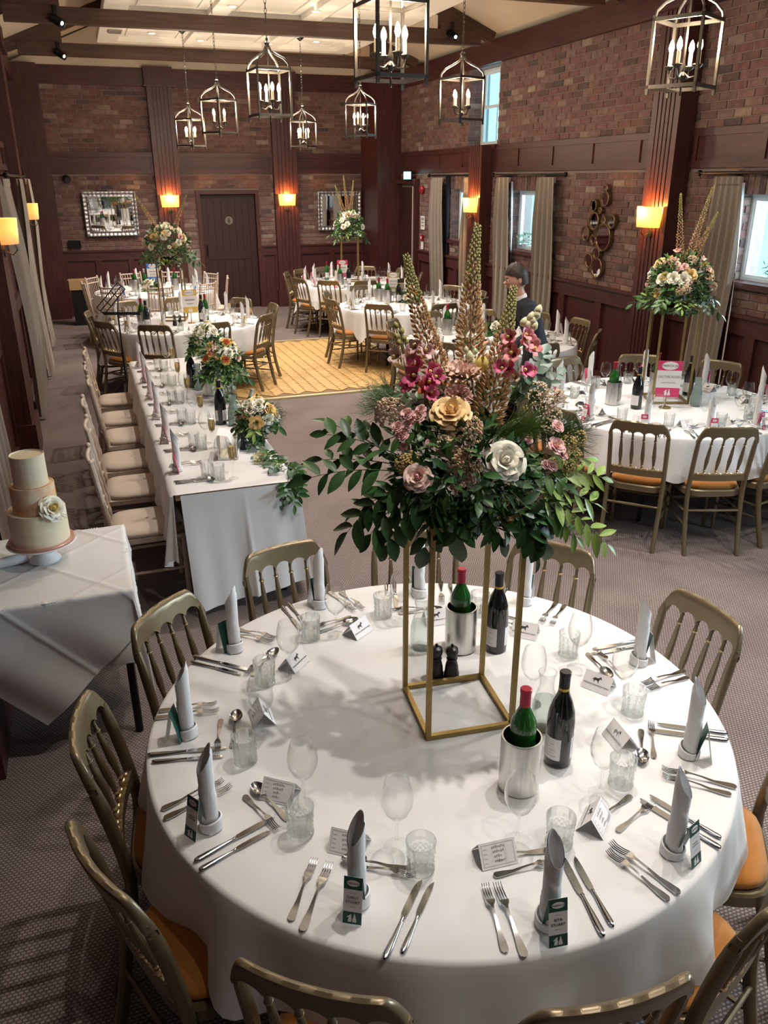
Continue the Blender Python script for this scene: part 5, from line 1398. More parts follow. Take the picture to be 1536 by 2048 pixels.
def tier(r,h,z,m,seed):
    q = random.Random(seed); ph = [q.uniform(0,6) for _ in range(4)]
    def md(a,zz): return 1+.004*math.sin(5*a+ph[0])+.003*math.sin(17*a+ph[1])+.0025*math.sin(41*zz/h*2+ph[2]+3*a)
    prof = [(r,0)]+[(r*(1-.012*i/10),h*i/10) for i in range(1,10)]+[(r*.99,h*.985),(r*.988,h+.003),(r*.955,h+.004),(r*.93,h-.002),(r*.5,h-.001),(0,h)]
    return part('cake_tier', MB().lathe(prof,64,(0,0,z),0,md), m, t, sharp=60)
tier(.124,.142,.014,M['icing'],1); tier(.094,.118,.156,M['marble'],2); tier(.072,.135,.274,M['icing'],3)
cake = t
lf = MB()
for i in range(14):
    q = random.Random(i); a = q.uniform(-2.2,-.3); d = q.uniform(.03,.075)
    lf.tube([(0,0,0),(d*math.cos(a)*.5,-.005,d*math.sin(a)*.5),(d*math.cos(a),-.012,d*math.sin(a)*.6-.01)],[.0012,.001,.0005],4)
part('grey_sprig', lf, M['leafg'], t, (.075,-.10,.172))
t = thing('cake_knife', 'cake knife wrapped in a folded white napkin beside the cake stand', 'knife', (-.56,3.62,.757), rad(15))
part('napkin_wrap', MB().lathe([(0,0),(.020,.002),(.023,.01),(.024,.14),(.020,.15),(0,.15)],16), M['napkin'], t, (0,0,.018), (0,PI/2,0), sharp=60)
part('handle', MB().tube([(-.10,0,.012),(-.03,0,.015),(.02,0,.016)],[.008,.010,.007],8), M['steel'], t)

# --- music stand
t = thing('music_stand', 'folding black wire music stand beside the yellow sign table', 'music stand', (.27,9.25,0), rad(-8))
part('pole', MB().tube([(0,0,.10),(0,0,.62)],.013,8).tube([(0,0,.60),(0,0,1.02)],.009,8), M['blackmetal'], t)
for k in range(3):
    a = k*2*PI/3+.5
    part('leg', MB().tube([(0,0,.30),(.30*math.cos(a),.30*math.sin(a),.01)],.007,6).tube([(0,0,.12),(.17*math.cos(a),.17*math.sin(a),.14)],.005,6), M['blackmetal'], t)
dk = MB()
def lad(a, b, c):                                   # open wire leaf: two long rails, end bars, cross bars and a diagonal
    a, b, c = Vector(a), Vector(b), Vector(c)
    for p,q in ((a,b),(a+c,b+c),(a,a+c),(b,b+c),(a+(b-a)*.33,a+(b-a)*.33+c),(a+(b-a)*.66,a+(b-a)*.66+c),(a+c*.5,b+c*.5)): dk.tube([p,q],.0058,6)
lad((-.14,.0,1.02),(.24,-.02,1.01),(.0,-.09,.035))
lad((-.14,.01,1.02),(.10,.06,1.27),(-.075,.06,.065))
dk.tube([(0,0,1.02),(.02,.05,1.20)],.007,6)
part('desk', dk, M['blackmetal'], t)
# --- drum box in the far left corner
t = thing('wooden_stool', 'tan wooden box stool with black base in the far left corner', 'stool', (-.14,15.3,0))
part('body', MB().box(-.13,.13,-.13,.13,0,.60), M['black'], t, smooth=False)
part('seat_top', MB().prism([(-.15,-.15),(.15,-.15),(.17,-.05),(.17,.05),(.15,.15),(-.15,.15),(-.17,.05),(-.17,-.05)],.60,.76), M['carton'], t, smooth=False)
# ------------------------------------------------------------------ flowers
def frame_to(y_dir, z_hint):
    y = Vector(y_dir).normalized(); z = Vector(z_hint); z = z-y*z.dot(y)
    z = z.normalized() if z.length > 1e-5 else y.orthogonal().normalized()
    x = y.cross(z); return Matrix(((x.x,y.x,z.x,0),(x.y,y.y,z.y,0),(x.z,y.z,z.z,0),(0,0,0,1)))
def axis_to(z_dir, spin=0):
    z = Vector(z_dir).normalized(); x = z.orthogonal().normalized(); y = z.cross(x)
    return Matrix(((x.x,y.x,z.x,0),(x.y,y.y,z.y,0),(x.z,y.z,z.z,0),(0,0,0,1))) @ Matrix.Rotation(spin,4,'Z')
def leaf_mb(L, W, curl=.25, nu=2, nv=6, fold=.22, pt=.9):
    b = MB()
    def fn(u,v):
        uu = (u-.5)*2; w_ = W/2*math.sin(PI*min(1,(v*.97+.02)**pt))**.85
        return (uu*w_, L*v, fold*abs(uu)*w_ - curl*L*v*v)
    return b.grid(fn, nu*2, nv)
LEAF = {}
for nm,mt,L,W,cl in (('dark','leaf',.085,.036,.18),('mid','leaf2',.075,.030,.15),('lime','leafl',.072,.024,.12),('grey','leafg',.040,.034,.10),('broad','leaf',.080,.046,.25),('long','leaf2',.095,.026,.22)):
    mb_ = leaf_mb(L,W,cl); LEAF[nm] = (mb_.mesh('leaf', M[mt], 80), L, mb_)
def petal_mb(rb, rt, h, spread, curl, p=.6, nu=8, nv=6, ruff=0):
    b = MB()
    def fn(u,v):
        uu = (u-.5)*2; wv = max(.15,math.sin(PI*min(1,.10+v*.78)))**.7
        a = uu*spread*wv
        r = rb+(rt-rb)*v**p+curl*max(0,v-.55)**2*5
        if ruff: r += ruff*v*v*math.sin(uu*9); a += .03*math.sin(uu*14)*v
        return (r*math.cos(a), r*math.sin(a), h*v*(1-.14*uu*uu*v)-curl*max(0,v-.65)**2*4+(ruff*v*v*math.cos(uu*11)*.7 if ruff else 0))
    return b.grid(fn, nu, nv)
def rose_layers(s):                               # (root radius, rim radius, height, half spread, curl, count)
    return [(.002*s,.010*s,.046*s,1.3,.000,3,0),(.004*s,.017*s,.047*s,1.15,.002*s,3,.5),(.006*s,.026*s,.044*s,1.0,.006*s,4,1.1),
            (.007*s,.035*s,.038*s,.90,.011*s,5,.2),(.008*s,.044*s,.029*s,.80,.014*s,5,.9),(.008*s,.050*s,.018*s,.72,.014*s,5,1.5)]
petal_cache = {}
def big_rose(parent, p, axis, s, outer, inner, label, name='rose'):
    core = MB().lathe([(0,-.012*s),(.008*s,-.010*s),(.011*s,0),(.010*s,.030*s),(.004*s,.042*s),(0,.043*s)],12)
    r = part(name, core, M[inner], parent, None, None, sharp=80, label=label)
    r.matrix_local = Matrix.Translation(p) @ axis_to(axis, .6)
    for k,(rb,rt,h,sp_,cl,n,off) in enumerate(rose_layers(s)):
        m_ = inner if k < 2 else outer
        key = (round(s,2),k,m_)
        if key not in petal_cache: petal_cache[key] = petal_mb(rb,rt,h,sp_,cl).mesh('petal', M[m_], 80)
        for i in range(n): link('petal', petal_cache[key], r, (0,0,-.004*s), (0,0,off+2*PI*i/n+.13*math.sin(i*5+k)))
    return r
def bloom_mesh(kind, s, m1, m2=None):
    b = MB()
    if kind == 'rose':
        for k,(rb,rt,h,sp_,cl,n,off) in enumerate(rose_layers(s)[:5]):
            pm_ = petal_mb(rb,rt,h,sp_,cl,nu=4,nv=4)
            for i in range(n): b.put(pm_, Matrix.Rotation(off+2*PI*i/n,4,'Z'), 1 if k < 2 else 0)
    elif kind == 'ruffle':
        for k,(rb,rt,h,sp_,cl,n,off) in enumerate(((.004,.018,.040,1.2,.0,5,0),(.006,.030,.040,1.15,.004,5,.4),(.010,.042,.034,1.0,.006,6,.2),(.012,.050,.022,.95,.006,7,.7))):
            pm_ = petal_mb(rb*s,rt*s,h*s,sp_,cl*s,nu=10,nv=5,ruff=.006*s)
            for i in range(n): b.put(pm_, Matrix.Rotation(off+2*PI*i/n,4,'Z'), 1 if k < 2 else 0)
    elif kind == 'tulip':
        for k in range(6):
            pm_ = MB(); 
            def fn(u,v): 
                uu=(u-.5)*2; r=.020*s*math.sin(PI*(.08+v*.80))**.75+.002*s; a=uu*.62*(1-v**4*.8)
                return (r*math.cos(a),r*math.sin(a),v*.052*s)
            pm_.grid(fn,4,6); b.put(pm_, Matrix.Rotation(k*PI/3+(.2 if k%2 else 0),4,'Z') @ Matrix.Scale(1 if k % 2 else .93,4), k % 2)
    elif kind == 'snap':                           # snapdragon floret: pouch and two flared lips
        b.lathe([(0,0),(.007*s,.004*s),(.010*s,.014*s),(.012*s,.022*s)],8)
        for a in (.3,1.3,2.9,4.1,5.2):
            b.put(petal_mb(.006*s,.021*s,.020*s,.62,.006*s,nu=4,nv=4), Matrix.Translation((0,0,.018*s)) @ Matrix.Rotation(a,4,'Z'), 0)
        b.ball((.006*s,0,.026*s),.006*s,6,4,m=1)
    elif kind == 'bud':
        b.lathe([(0,0),(.55*s*.02,.1*s*.02),(.8*s*.02,.6*s*.02),(.62*s*.02,1.3*s*.02),(.2*s*.02,1.9*s*.02),(0,2*s*.02)],8)
    return b.mesh('bloom_'+kind, [M[m1], M[m2 or m1]], 80)
bl_cache = {}
def bloom(parent, name, kind, p, axis, s, m1, m2=None, label=None):
    key = (kind, round(s,2), m1, m2)
    if key not in bl_cache: bl_cache[key] = bloom_mesh(kind, s, m1, m2)
    o = link(name, bl_cache[key], parent); o.matrix_local = Matrix.Translation(p) @ axis_to(axis, (p[0]*90) % 6)
    if label: o['label'] = label
    return o
def bez(a, b, bend, n=12):
    a, b = Vector(a), Vector(b); m_ = (a+b)/2+Vector(bend)
    return [(a*(1-t)**2+m_*2*t*(1-t)+b*t*t) for t in [i/n for i in range(n+1)]]
def foxtail(parent, base, tip, bend, r0, seed, label, n=300, name='foxtail_spike', tail=0.0, green=.55):
    q = random.Random(seed); b = MB(); P_ = bez(base, tip, bend, 24); N = len(P_)-1
    b.tube(P_, [.0035-.002*i/N for i in range(N+1)], 6, m=2)
    for i in range(n):
        t = (i+.5)/n; f = t*N; k = min(N-1,int(f)); p = P_[k].lerp(P_[k+1], f-k); d = (P_[k+1]-P_[k]).normalized()
        if t < tail: continue
        a = i*2.39996; x = d.orthogonal().normalized(); y = d.cross(x); out = (x*math.cos(a)+y*math.sin(a))
        rr = r0*(math.sin(PI*min(1,.30+t*.62)))**.6*(1.05-.55*t)
        s = .0105*(1.15-.5*t)*q.uniform(.85,1.15); tipd = (out*(1.1-.75*t)+d*(.45+.9*t)).normalized()
        c = p+out*rr*.55+d*.002; e = c+tipd*max(s*1.9, rr*.55)
        w_ = tipd.cross(out if abs(tipd.dot(out)) < .95 else d).normalized()*s*.55; w2 = tipd.cross(w_).normalized()*s*.55
        mid = c.lerp(e,.5); mm_ = 1 if t > green+.12+q.uniform(-.14,.14) else 0
        b.add([c,mid+w_,mid+w2,mid-w_,mid-w2,e],[(0,1,2),(0,2,3),(0,3,4),(0,4,1),(5,2,1),(5,3,2),(5,4,3),(5,1,4)],mm_)
        if t < .5 and i % 3 == 0: b.tube([e, e+tipd*.010], .0006, 3, m=3)
    return part(name, b, [M['fox_brown'],M['fox_green'],M['twig'],M['goldflower']], parent, label=label, sharp=30)
def seed_head(parent, p, axis, R, m1, seed, n=130, name='seed_head', label=None, flat=.55, dot=.0052):
    q = random.Random(seed); b = MB(); A = axis_to(axis)
    for i in range(n):
        a = q.uniform(0,2*PI); r = math.sqrt(q.random()); z = flat*(1-r*r)
        c = Vector((r*math.cos(a)*R, r*math.sin(a)*R, z*R+q.uniform(-.12,.06)*R))
        s = dot*q.uniform(.7,1.25)
        b.add([c+Vector(v_)*s for v_ in ((1,0,0),(-1,0,0),(0,1,0),(0,-1,0),(0,0,1),(0,0,-1))],[(4,0,2),(4,2,1),(4,1,3),(4,3,0),(5,2,0),(5,1,2),(5,3,1),(5,0,3)],0)
    for i in range(10):
        a = i*2.4; r = .75*math.sqrt((i+.5)/10); b.tube([(0,0,-R*.9),(r*R*math.cos(a),r*R*math.sin(a),flat*(1-r*r)*R*.8)],.0012,3,m=1)
    o = part(name, b, [M[m1],M['stem']], parent, sharp=20, label=label); o.matrix_local = Matrix.Translation(p) @ A
    return o
def spray(parent, root, tip, bend, kind, n, seed, facing, scale=1.0, name='leaf', stemm='stem', droop=0, spread=.85):
    """a stem with single leaves, every leaf an object of its own"""
    q = random.Random(seed); P_ = bez(root, tip, bend, 16)
    part('stem', MB().tube(P_, [.0022-.0013*i/16 for i in range(17)], 5), M[stemm], parent)
    mesh_, L, mb_ = LEAF[kind]
    for i in range(n):
        t = .22+.78*(i+1)/n; f = min(15.999, t*16); k = int(f); p = P_[k].lerp(P_[k+1], f-k); d = (P_[k+1]-P_[k]).normalized()
        side = d.cross(Vector(facing)).normalized()*(1 if i % 2 else -1)
        last = i >= n-1
        dirv = d if last else (d*.62+side*spread+Vector(facing)*q.uniform(-.15,.35)+Vector((0,0,-droop))).normalized()
        zn = (Vector(facing)+Vector((q.uniform(-.5,.5),q.uniform(-.5,.5),q.uniform(-.1,.6)))).normalized()
        o = link(name, mesh_, parent); s = scale*q.uniform(.72,1.15)
        o.matrix_local = Matrix.Translation(p) @ frame_to(dirv, zn) @ Matrix.Scale(s,4)
def filler(parent, name, centre, radii, n, kinds, seed, scale=.75, low=-1, facing=None, dens=.0):
    q = random.Random(seed); groups = {}
    for i in range(n):
        while True:
            v = Vector((q.uniform(-1,1),q.uniform(-1,1),q.uniform(-1,1)))
            if .35 < v.length < 1 and v.z > low: break
        v = v.normalized()*(v.length**.5)
        p = Vector(centre)+Vector((v.x*radii[0],v.y*radii[1],v.z*radii[2])); out = v.normalized()
        d = (out+Vector((q.uniform(-.8,.8),q.uniform(-.8,.8),q.uniform(-.5,.7)))).normalized()
        k = kinds[q.randrange(len(kinds))]
        groups.setdefault(k, MB()).put(LEAF_LO[k], Matrix.Translation(p) @ frame_to(d, out+Vector((0,0,.4))) @ Matrix.Scale(scale*q.uniform(.5,1.2),4))
    for k,b in groups.items():
        part(name, b, M[LEAF_MAT[k]], parent, sharp=80, stuff=True)
LEAF_MAT = {'dark':'leaf','mid':'leaf2','lime':'leafl','grey':'leafg','broad':'leaf','fern':'fern'}
LEAF_LO = {k: leaf_mb(L,W,.2,1,3) for k,L,W in (('dark',.075,.030),('mid',.062,.022),('lime',.06,.02),('grey',.036,.028),('broad',.072,.040),('fern',.055,.008))}
def wisp(parent, name, root, direction, n, L, seed, m1='fern', spread=.6, r=.0007, droop=.3, dots=None):
    q = random.Random(seed); b = MB(); d0 = Vector(direction).normalized()
    for i in range(n):
        d = (d0+Vector((q.uniform(-1,1),q.uniform(-1,1),q.uniform(-1,1)))*spread).normalized(); l = L*q.uniform(.55,1.05)
        a = Vector(root)+Vector((q.uniform(-1,1),q.uniform(-1,1),q.uniform(-1,1)))*.012
        pts = [a, a+d*l*.5+Vector((0,0,-droop*l*.1)), a+d*l+Vector((0,0,-droop*l*.45))]
        b.tube(pts,[r*1.4,r,r*.5],3)
        for f in (.55,.75,.9):
            if dots is None:
                c = pts[0].lerp(pts[2], f); e = c+(d+Vector((q.uniform(-1,1),q.uniform(-1,1),q.uniform(-.6,1)))*.7).normalized()*l*.22; b.tube([c,e],[r*.8,r*.4],3)
            else:
                c = pts[0].lerp(pts[2], f)+Vector((q.uniform(-1,1),q.uniform(-1,1),q.uniform(-1,1)))*.008; s = dots*q.uniform(.6,1.2)
                b.add([c+Vector(v_)*s for v_ in ((1,0,0),(-1,0,0),(0,1,0),(0,-1,0),(0,0,1),(0,0,-1))],[(4,0,2),(4,2,1),(4,1,3),(4,3,0),(5,2,0),(5,1,2),(5,3,1),(5,0,3)],1)
    part(name, b, [M[m1], M['goldflower']] if dots else M[m1], parent, sharp=30, stuff=True)

big_rose(cake, Vector((.070,-.088,.180)), Vector((.45,-.75,.45)), .95, 'p_white','p_yellow','yellow hearted cream sugar rose','sugar_rose')
# --- the near arrangement.  Local frame: e1 to the right, e2 up, e3 toward the head of the near table; unit = 1.475 mm
near = thing('flower_arrangement', 'large mixed flowers with tall copper foxtail spikes on the near gold stand', 'flowers', (.962,2.0,TZ+.715))
U = .001475
E1, E2, E3 = CR.copy(), CU.copy(), -cf
S0 = project(near.location)
def B(a, b, c=0.0):                                # a right, b up (in units), c toward the viewer in metres
    k = 1-c/2.38
    return E1*((a-937)*U*k) + E2*((1003-b)*U*k) + E3*c
part('flower_tray', MB().lathe([(0,0),(.105,0),(.118,.045),(.113,.045),(.10,.008),(0,.008)],28).lathe([(0,.01),(.10,.01),(.095,.06),(0,.075)],20), M['black'], near)
root = Vector((0,0,.06))
def outw(p): return (Vector(p)-Vector((0,0,.06))).normalized()
big_rose(near, B(1005,918,.17), E3*1.0+E2*.25+E1*.15, .98, 'p_white','p_white','creamy white open rose at the lower right','rose')
big_rose(near, B(902,822,.13), E3*.9+E2*.55-E1*.1, .95, 'p_peach','p_peach','peach coloured open rose at the centre','rose')
big_rose(near, B(832,950,.19), E3*1.0+E2*.25-E1*.2, .68, 'p_blush','p_pink','small blush rose at the lower left','rose')
bloom(near,'carnation','ruffle',B(930,748,.05),E3*.6+E2*.8,1.05,'p_tan','p_blush','caramel ruffled bloom above the peach rose')
bloom(near,'carnation','ruffle',B(918,790,.10),E3*.9+E2*.2,.72,'p_mauve','p_mauve','dusky mauve bloom behind the peach rose')
for a,b_,s in ((815,824,.36),(838,828,.42),(797,849,.34),(817,845,.28),(806,866,.36),(843,815,.30),(862,882,.30),(808,888,.24)):
    bloom(near,'spray_rose','rose',B(a,b_,.13),E3*.8+E2*.4-E1*.3,s,'p_pink','p_blush')
for a,b_,s in ((1114,888,.52),(1117,848,.36),(1060,876,.26),(1106,926,.34),(1094,925,.30),(1128,905,.30)):
    bloom(near,'spray_rose','rose',B(a,b_,.08),E3*.8+E2*.4+E1*.4,s,'p_pink','p_blush')
bloom(near,'tulip','tulip',B(966,740,.04),E2*1+E1*.1+E3*.25,1.0,'p_yellow','p_yellow','pale yellow tulip')
for a,b_,s in ((945,716,.8),(938,700,.55),(956,702,.5),(952,724,.6)): bloom(near,'green_bud','bud',B(a,b_,.05),E2+E3*.2,s,'p_cream','p_cream')
for a in (938,946,955): part('bud_stem', MB().tube([B(a+8,800,.03),B(a,715,.05)],.0018,5), M['stem'], near)
# snapdragons
part('snapdragon_stem', MB().tube([root,B(862,800,.06),B(830,710,.05),B(800,648,.04)],[.003,.0026,.002,.001],6), M['stem'], near)
for i,(a,b_,s,m_) in enumerate(((868,772,1.05,'p_orange'),(850,765,1.1,'p_magenta'),(838,752,1.15,'p_magenta'),(858,742,1.1,'p_magenta'),(845,728,1.0,'p_magenta'),(868,750,.9,'p_magenta'),(836,710,.95,'p_pink'),(848,700,.9,'p_pink'),(838,690,.8,'p_pink'),(816,722,1.1,'p_mauve'),(803,708,.9,'p_blush'),(855,784,.9,'p_magenta'),(829,766,.95,'p_magenta'))):
    bloom(near,'snapdragon_floret','snap',B(a,b_,.06+.015*(i%3)),E3*.8+E2*.1+E1*(.5 if i%2 else -.5),s,m_,'p_yellow')
for a,b_ in ((800,650),(808,662),(801,672),(813,676),(820,684),(806,684)): bloom(near,'green_bud','bud',B(a,b_,.04),E2+E1*(.3 if a > 806 else -.3),.55,'fox_green','fox_green')
part('snapdragon_stem', MB().tube([root,B(1000,800,.02),B(1035,710,.02),B(1082,622,.0)],[.003,.0026,.002,.001],6), M['stem'], near)
for i,(a,b_,s,m_) in enumerate(((1030,690,1.0,'p_coral'),(1048,678,1.1,'p_coral'),(1036,706,1.0,'p_coral'),(1060,692,1.1,'p_coral'),(1030,672,.9,'p_coral'),(1050,664,.8,'p_coral'),(1026,735,1.0,'p_magenta'),(1048,738,.95,'p_magenta'),(1012,730,.8,'p_magenta'),(1062,735,.7,'p_magenta'),(1040,750,.7,'p_blush'))):
    bloom(near,'snapdragon_floret','snap',B(a,b_,.03+.015*(i%3)),E3*.8+E2*.1+E1*(.5 if i%2 else -.4),s,m_,'p_yellow')
for a,b_ in ((1062,650),(1072,642),(1080,630),(1083,620),(1068,634),(1054,645),(1075,652)): bloom(near,'green_bud','bud',B(a,b_,.0),E2+E1*.4,.75,'p_cream','p_cream')
# foxtail spikes
foxtail(near,B(905,800,.02),B(824,508,-.02),E1*-.02,.052,1,'left copper and olive foxtail spike',330)
foxtail(near,B(958,790,-.02),B(968,446,-.05),E1*-.03,.055,2,'tallest middle foxtail spike with an olive tip',350)
foxtail(near,B(975,845,.05),B(1036,572,.0),E1*.008,.057,3,'right foxtail spike, copper below and olive above',330,green=.50)
# seed heads and sprigs
seed_head(near,B(930,855,.14),E3*.9+E2*.3,.052,'sedum',4,210,label='brown flat seed head under the peach rose')
seed_head(near,B(915,915,.17),E3*.9+E2*.1,.040,'sedum',5,150); seed_head(near,B(893,886,.16),E3*.9+E2*.2,.034,'cream_spray',6,110)
seed_head(near,B(938,935,.16),E3,.040,'sedum',7,140); seed_head(near,B(912,964,.17),E3-E2*.2,.020,'sedum',8,50); seed_head(near,B(815,922,.14),E3*.8-E1*.3,.036,'goldflower',9,110)
seed_head(near,B(785,818,.05),E3*.6+E2*.5-E1*.5,.050,'cream_spray',10,220,dot=.0055,label='pale green rounded flower head at the left',flat=.9)
for i,(a,b_) in enumerate(((1085,775),(1100,800),(1112,825),(1088,815),(1100,845),(1120,790),(1075,790))): seed_head(near,B(a,b_,.05),E3*.5+E2*.4+E1*.5,.030,'cream_spray',20+i,70,name='cream_sprig',flat=.9,dot=.0036)
for i,(a,b_) in enumerate(((1145,880),(1155,905),(1140,925),(1165,870),(1085,1000),(1100,985),(1068,992),(870,742),(885,735))): seed_head(near,B(a,b_,.07),E3*.6+E1*.4,.024,'goldflower',40+i,46,name='golden_sprig',flat=.9,dot=.0034)
# green body
filler(near,'foliage_fill',(0,0,.10),(.20,.17,.15),900,('dark','mid','fern','dark'),1,.78)
filler(near,'foliage_fill',E2*.12,(.19,.13,.13),420,('mid','fern','fern'),2,.8)
filler(near,'foliage_fill',E1*.05+Vector((0,0,.02)),(.24,.18,.08),420,('dark','broad','grey'),3,.8)
wisp(near,'grass_plume',B(1010,860,.10),E1*.75+E2*.35+E3*.3,130,.13,1,'leafl',.38,.0006)
wisp(near,'grass_plume',B(1060,850,.02),E1*.8+E2*.2,110,.12,2,'fern',.6)
wisp(near,'fern_plume',B(800,800,.02),E1*-.7+E2*.35,150,.12,3,'fern',.65); wisp(near,'fern_plume',B(880,960,.14),E2*-.8+E1*.1,90,.11,4,'leaf2',.45)
wisp(near,'fern_plume',B(1120,860,-.02),E1*.8+E2*.1,120,.12,5,'fern',.7); wisp(near,'fern_plume',B(1040,790,-.02),E1*.4+E2*.7,90,.12,6,'leaf2',.6)
wisp(near,'golden_plume',B(1110,880,.02),E1*.9+E2*.2,60,.10,7,'stem',.6,dots=.0035)
# leafy branches with single leaves: (root, tip, bend, kind, count, scale, droop)
BR = [((820,940,.10),(628,948,.06),(0,.03),'dark',9,1.0,.1),((830,920,.08),(660,862,.02),(0,.03),'dark',9,1.0,0),((830,930,.06),(655,912,-.02),(0,.02),'dark',7,.95,.1),
      ((810,920,.05),(668,838,-.03),(0,.02),'mid',6,1.1,0),((840,950,.12),(700,1058,.05),(-.02,.03),'dark',9,.95,.2),((850,960,.13),(745,1062,.08),(-.01,.03),'dark',8,.95,.2),
      ((860,965,.15),(775,1085,.10),(-.01,.02),'broad',8,.95,.3),((880,970,.16),(850,1088,.13),(0,.02),'broad',7,1.15,.3),((895,975,.16),(915,1066,.14),(.01,.01),'broad',6,1.1,.3),
      ((850,960,.12),(720,1015,.04),(-.01,.02),'dark',7,.9,.1),((960,990,.15),(1003,1070,.12),(0,.01),'dark',7,.85,.3),((1010,985,.14),(1072,1092,.10),(.01,.01),'broad',8,.95,.3),((1020,975,.13),(1092,1080,.09),(.02,.01),'broad',7,.95,.3),
      ((1020,950,.10),(1222,1082,.04),(.02,.03),'lime',15,.95,.05),((1040,940,.08),(1212,948,.02),(.01,.03),'lime',12,.95,0),((1040,960,.10),(1198,1000,.02),(.01,.02),'lime',10,.9,.1),((1040,970,.10),(1160,1068,.05),(.02,.0),'lime',9,.9,.2),
      ((1030,930,.06),(1185,910,-.02),(0,.02),'lime',7,.85,0),((980,960,.15),(940,1040,.14),(0,.0),'grey',10,.9,.2),((1050,1000,.10),(1110,1050,.06),(0,0),'grey',9,1.0,.2),
      ((1040,820,.0),(1098,700,-.02),(.01,.01),'grey',11,1.0,0),((1050,830,-.02),(1130,740,-.05),(.01,.01),'grey',9,.9,0),((1000,900,.05),(1130,960,.08),(0,.01),'mid',9,.9,.1),((930,940,.15),(990,1000,.15),(0,0),'mid',7,.8,.2),
      ((900,860,.08),(760,880,.05),(0,.03),'mid',9,.9,0),((960,820,.03),(1010,760,-.02),(0,.01),'mid',7,.9,0),((880,830,.05),(790,770,.0),(0,.02),'mid',8,.8,0),((1090,990,.10),(1140,1040,.06),(0,0),'mid',6,.9,.3)]
for i,(a,b_,bd,kd,n,s,dr) in enumerate(BR):
    spray(near, B(*a), B(*b_), E1*bd[0]+E2*bd[1]+E3*.03, kd, n, 100+i, E3*.8+E2*.45, s, droop=dr)

# --- the other arrangements
def dome(label, loc, W, H, seed, palette, spikes=(), group='tall flower arrangements on gold stands', tray=True, nb=26, fill=700, view=(0,-1,0), low=-.35):
    q = random.Random(seed); t = thing('flower_arrangement', label, 'flowers', loc, 0, group)
    if tray: part('flower_tray', MB().lathe([(0,0),(.10,0),(.11,.04),(.10,.04),(0,.035)],20), M['black'], t)
    filler(t,'foliage_fill',(0,0,H*.42),(W*.78,W*.72,H*.50),fill,('dark','mid','fern','mid'),seed,.85,low)
    filler(t,'foliage_fill',(0,0,H*.10),(W,W*.9,H*.20),int(fill*.5),('dark','lime','grey','mid'),seed+1,.9)
    vw = Vector(view).normalized()
    for i in range(nb):
        for _ in range(30):
            v = Vector((q.uniform(-1,1),q.uniform(-1,1),q.uniform(-.15,1))).normalized()
            if v.dot(vw) > -.35: break
        k = .86+.14*q.random(); wz = W*(1-.35*max(0,v.z)); p = Vector((v.x*wz*k*.86, v.y*wz*k*.86, H*.42+v.z*H*.55*k))
        kind,s,m1,m2,nm = palette[i % len(palette)]
        ax = (v+vw*.5+Vector((0,0,.2))).normalized()
        if kind == 'seed': seed_head(t,p,ax,.04*s,m1,seed+i,80,flat=.7)
        else: bloom(t,nm,kind,p,ax,s*q.uniform(.85,1.1),m1,m2)
    for i in range(9):
        a = 2*PI*i/9+q.uniform(-.2,.2); d = Vector((math.cos(a),math.sin(a),0))
        spray(t, d*W*.35+Vector((0,0,H*.2)), d*W*q.uniform(1.02,1.22)+Vector((0,0,H*q.uniform(-.18,.10))), Vector((0,0,.04)), ('dark','mid','lime','grey')[i%4], 7, seed*7+i, (vw*.6+Vector((0,0,.7))).normalized(), .9, droop=.15)
    for i,(dx,dz,ln) in enumerate(spikes):
        b0 = Vector((dx*.15,0,H*.7)); foxtail(t,b0,b0+Vector((CR.x*dx,CR.y*dx,dz)).normalized()*ln,(0,0,0),.030,seed+i,None,170,green=.5)
    wisp(t,'fern_plume',(W*.5,0,H*.5),CR*.9+Vector((0,0,.3)),60,.13,seed,'fern',.6); wisp(t,'fern_plume',(-W*.5,0,H*.5),-CR*.9+Vector((0,0,.3)),60,.13,seed+3,'fern',.6)
    return t
PAL = [('rose',.95,'p_white','p_white','rose'),('rose',.5,'p_pink','p_blush','spray_rose'),('rose',.42,'p_blush','p_pink','spray_rose'),('seed',1.0,'sedum',None,''),('rose',.8,'p_peach','p_yellow','rose'),('rose',.40,'p_pink','p_blush','spray_rose'),('ruffle',.65,'p_cream','p_yellow','carnation'),('seed',.9,'cream_spray',None,''),('snap',1.1,'p_pink','p_yellow','snapdragon_floret')]
PALW = [('rose',.85,'p_white','p_white','rose'),('rose',.55,'p_blush','p_pink','spray_rose'),('rose',.8,'p_white','p_white','rose'),('ruffle',.6,'p_cream','p_white','carnation'),('rose',.45,'p_white','p_cream','spray_rose'),('seed',.9,'goldflower',None,''),('rose',.6,'p_pink','p_mauve','spray_rose'),('tulip',.9,'p_white','p_cream','tulip')]
PALY = [('rose',.85,'p_peach','p_yellow','rose'),('rose',.8,'p_white','p_white','rose'),('ruffle',.7,'p_yellow','p_orange','carnation'),('rose',.6,'p_blush','p_pink','rose'),('rose',.5,'p_cream','p_cream','spray_rose')]
SH = TZ+.715
vw_ = (-.6,-.8,.1)
dome('tall pink and cream flowers with foxtails, right-hand pink sign table', (4.14,5.08,SH), .275,.40,31,PAL,((-.12,1,.50),(.22,1,.55),(.42,1,.40)),nb=44,fill=900,view=vw_)
dome('tall white and pink flowers by the far back wall, right of the door', (4.20,13.47,SH), .27,.44,41,PALW,((-.35,1,.50),(-.10,1,.62),(.12,1,.55)),nb=40,fill=800,view=vw_)
dome('tall peach and white flowers on the yellow sign table, left', (.97,10.40,SH), .32,.42,51,PALW+PALY[:2],((-.55,1,.48),(.48,1,.46)),nb=40,fill=800,view=(-.1,-1,.1))
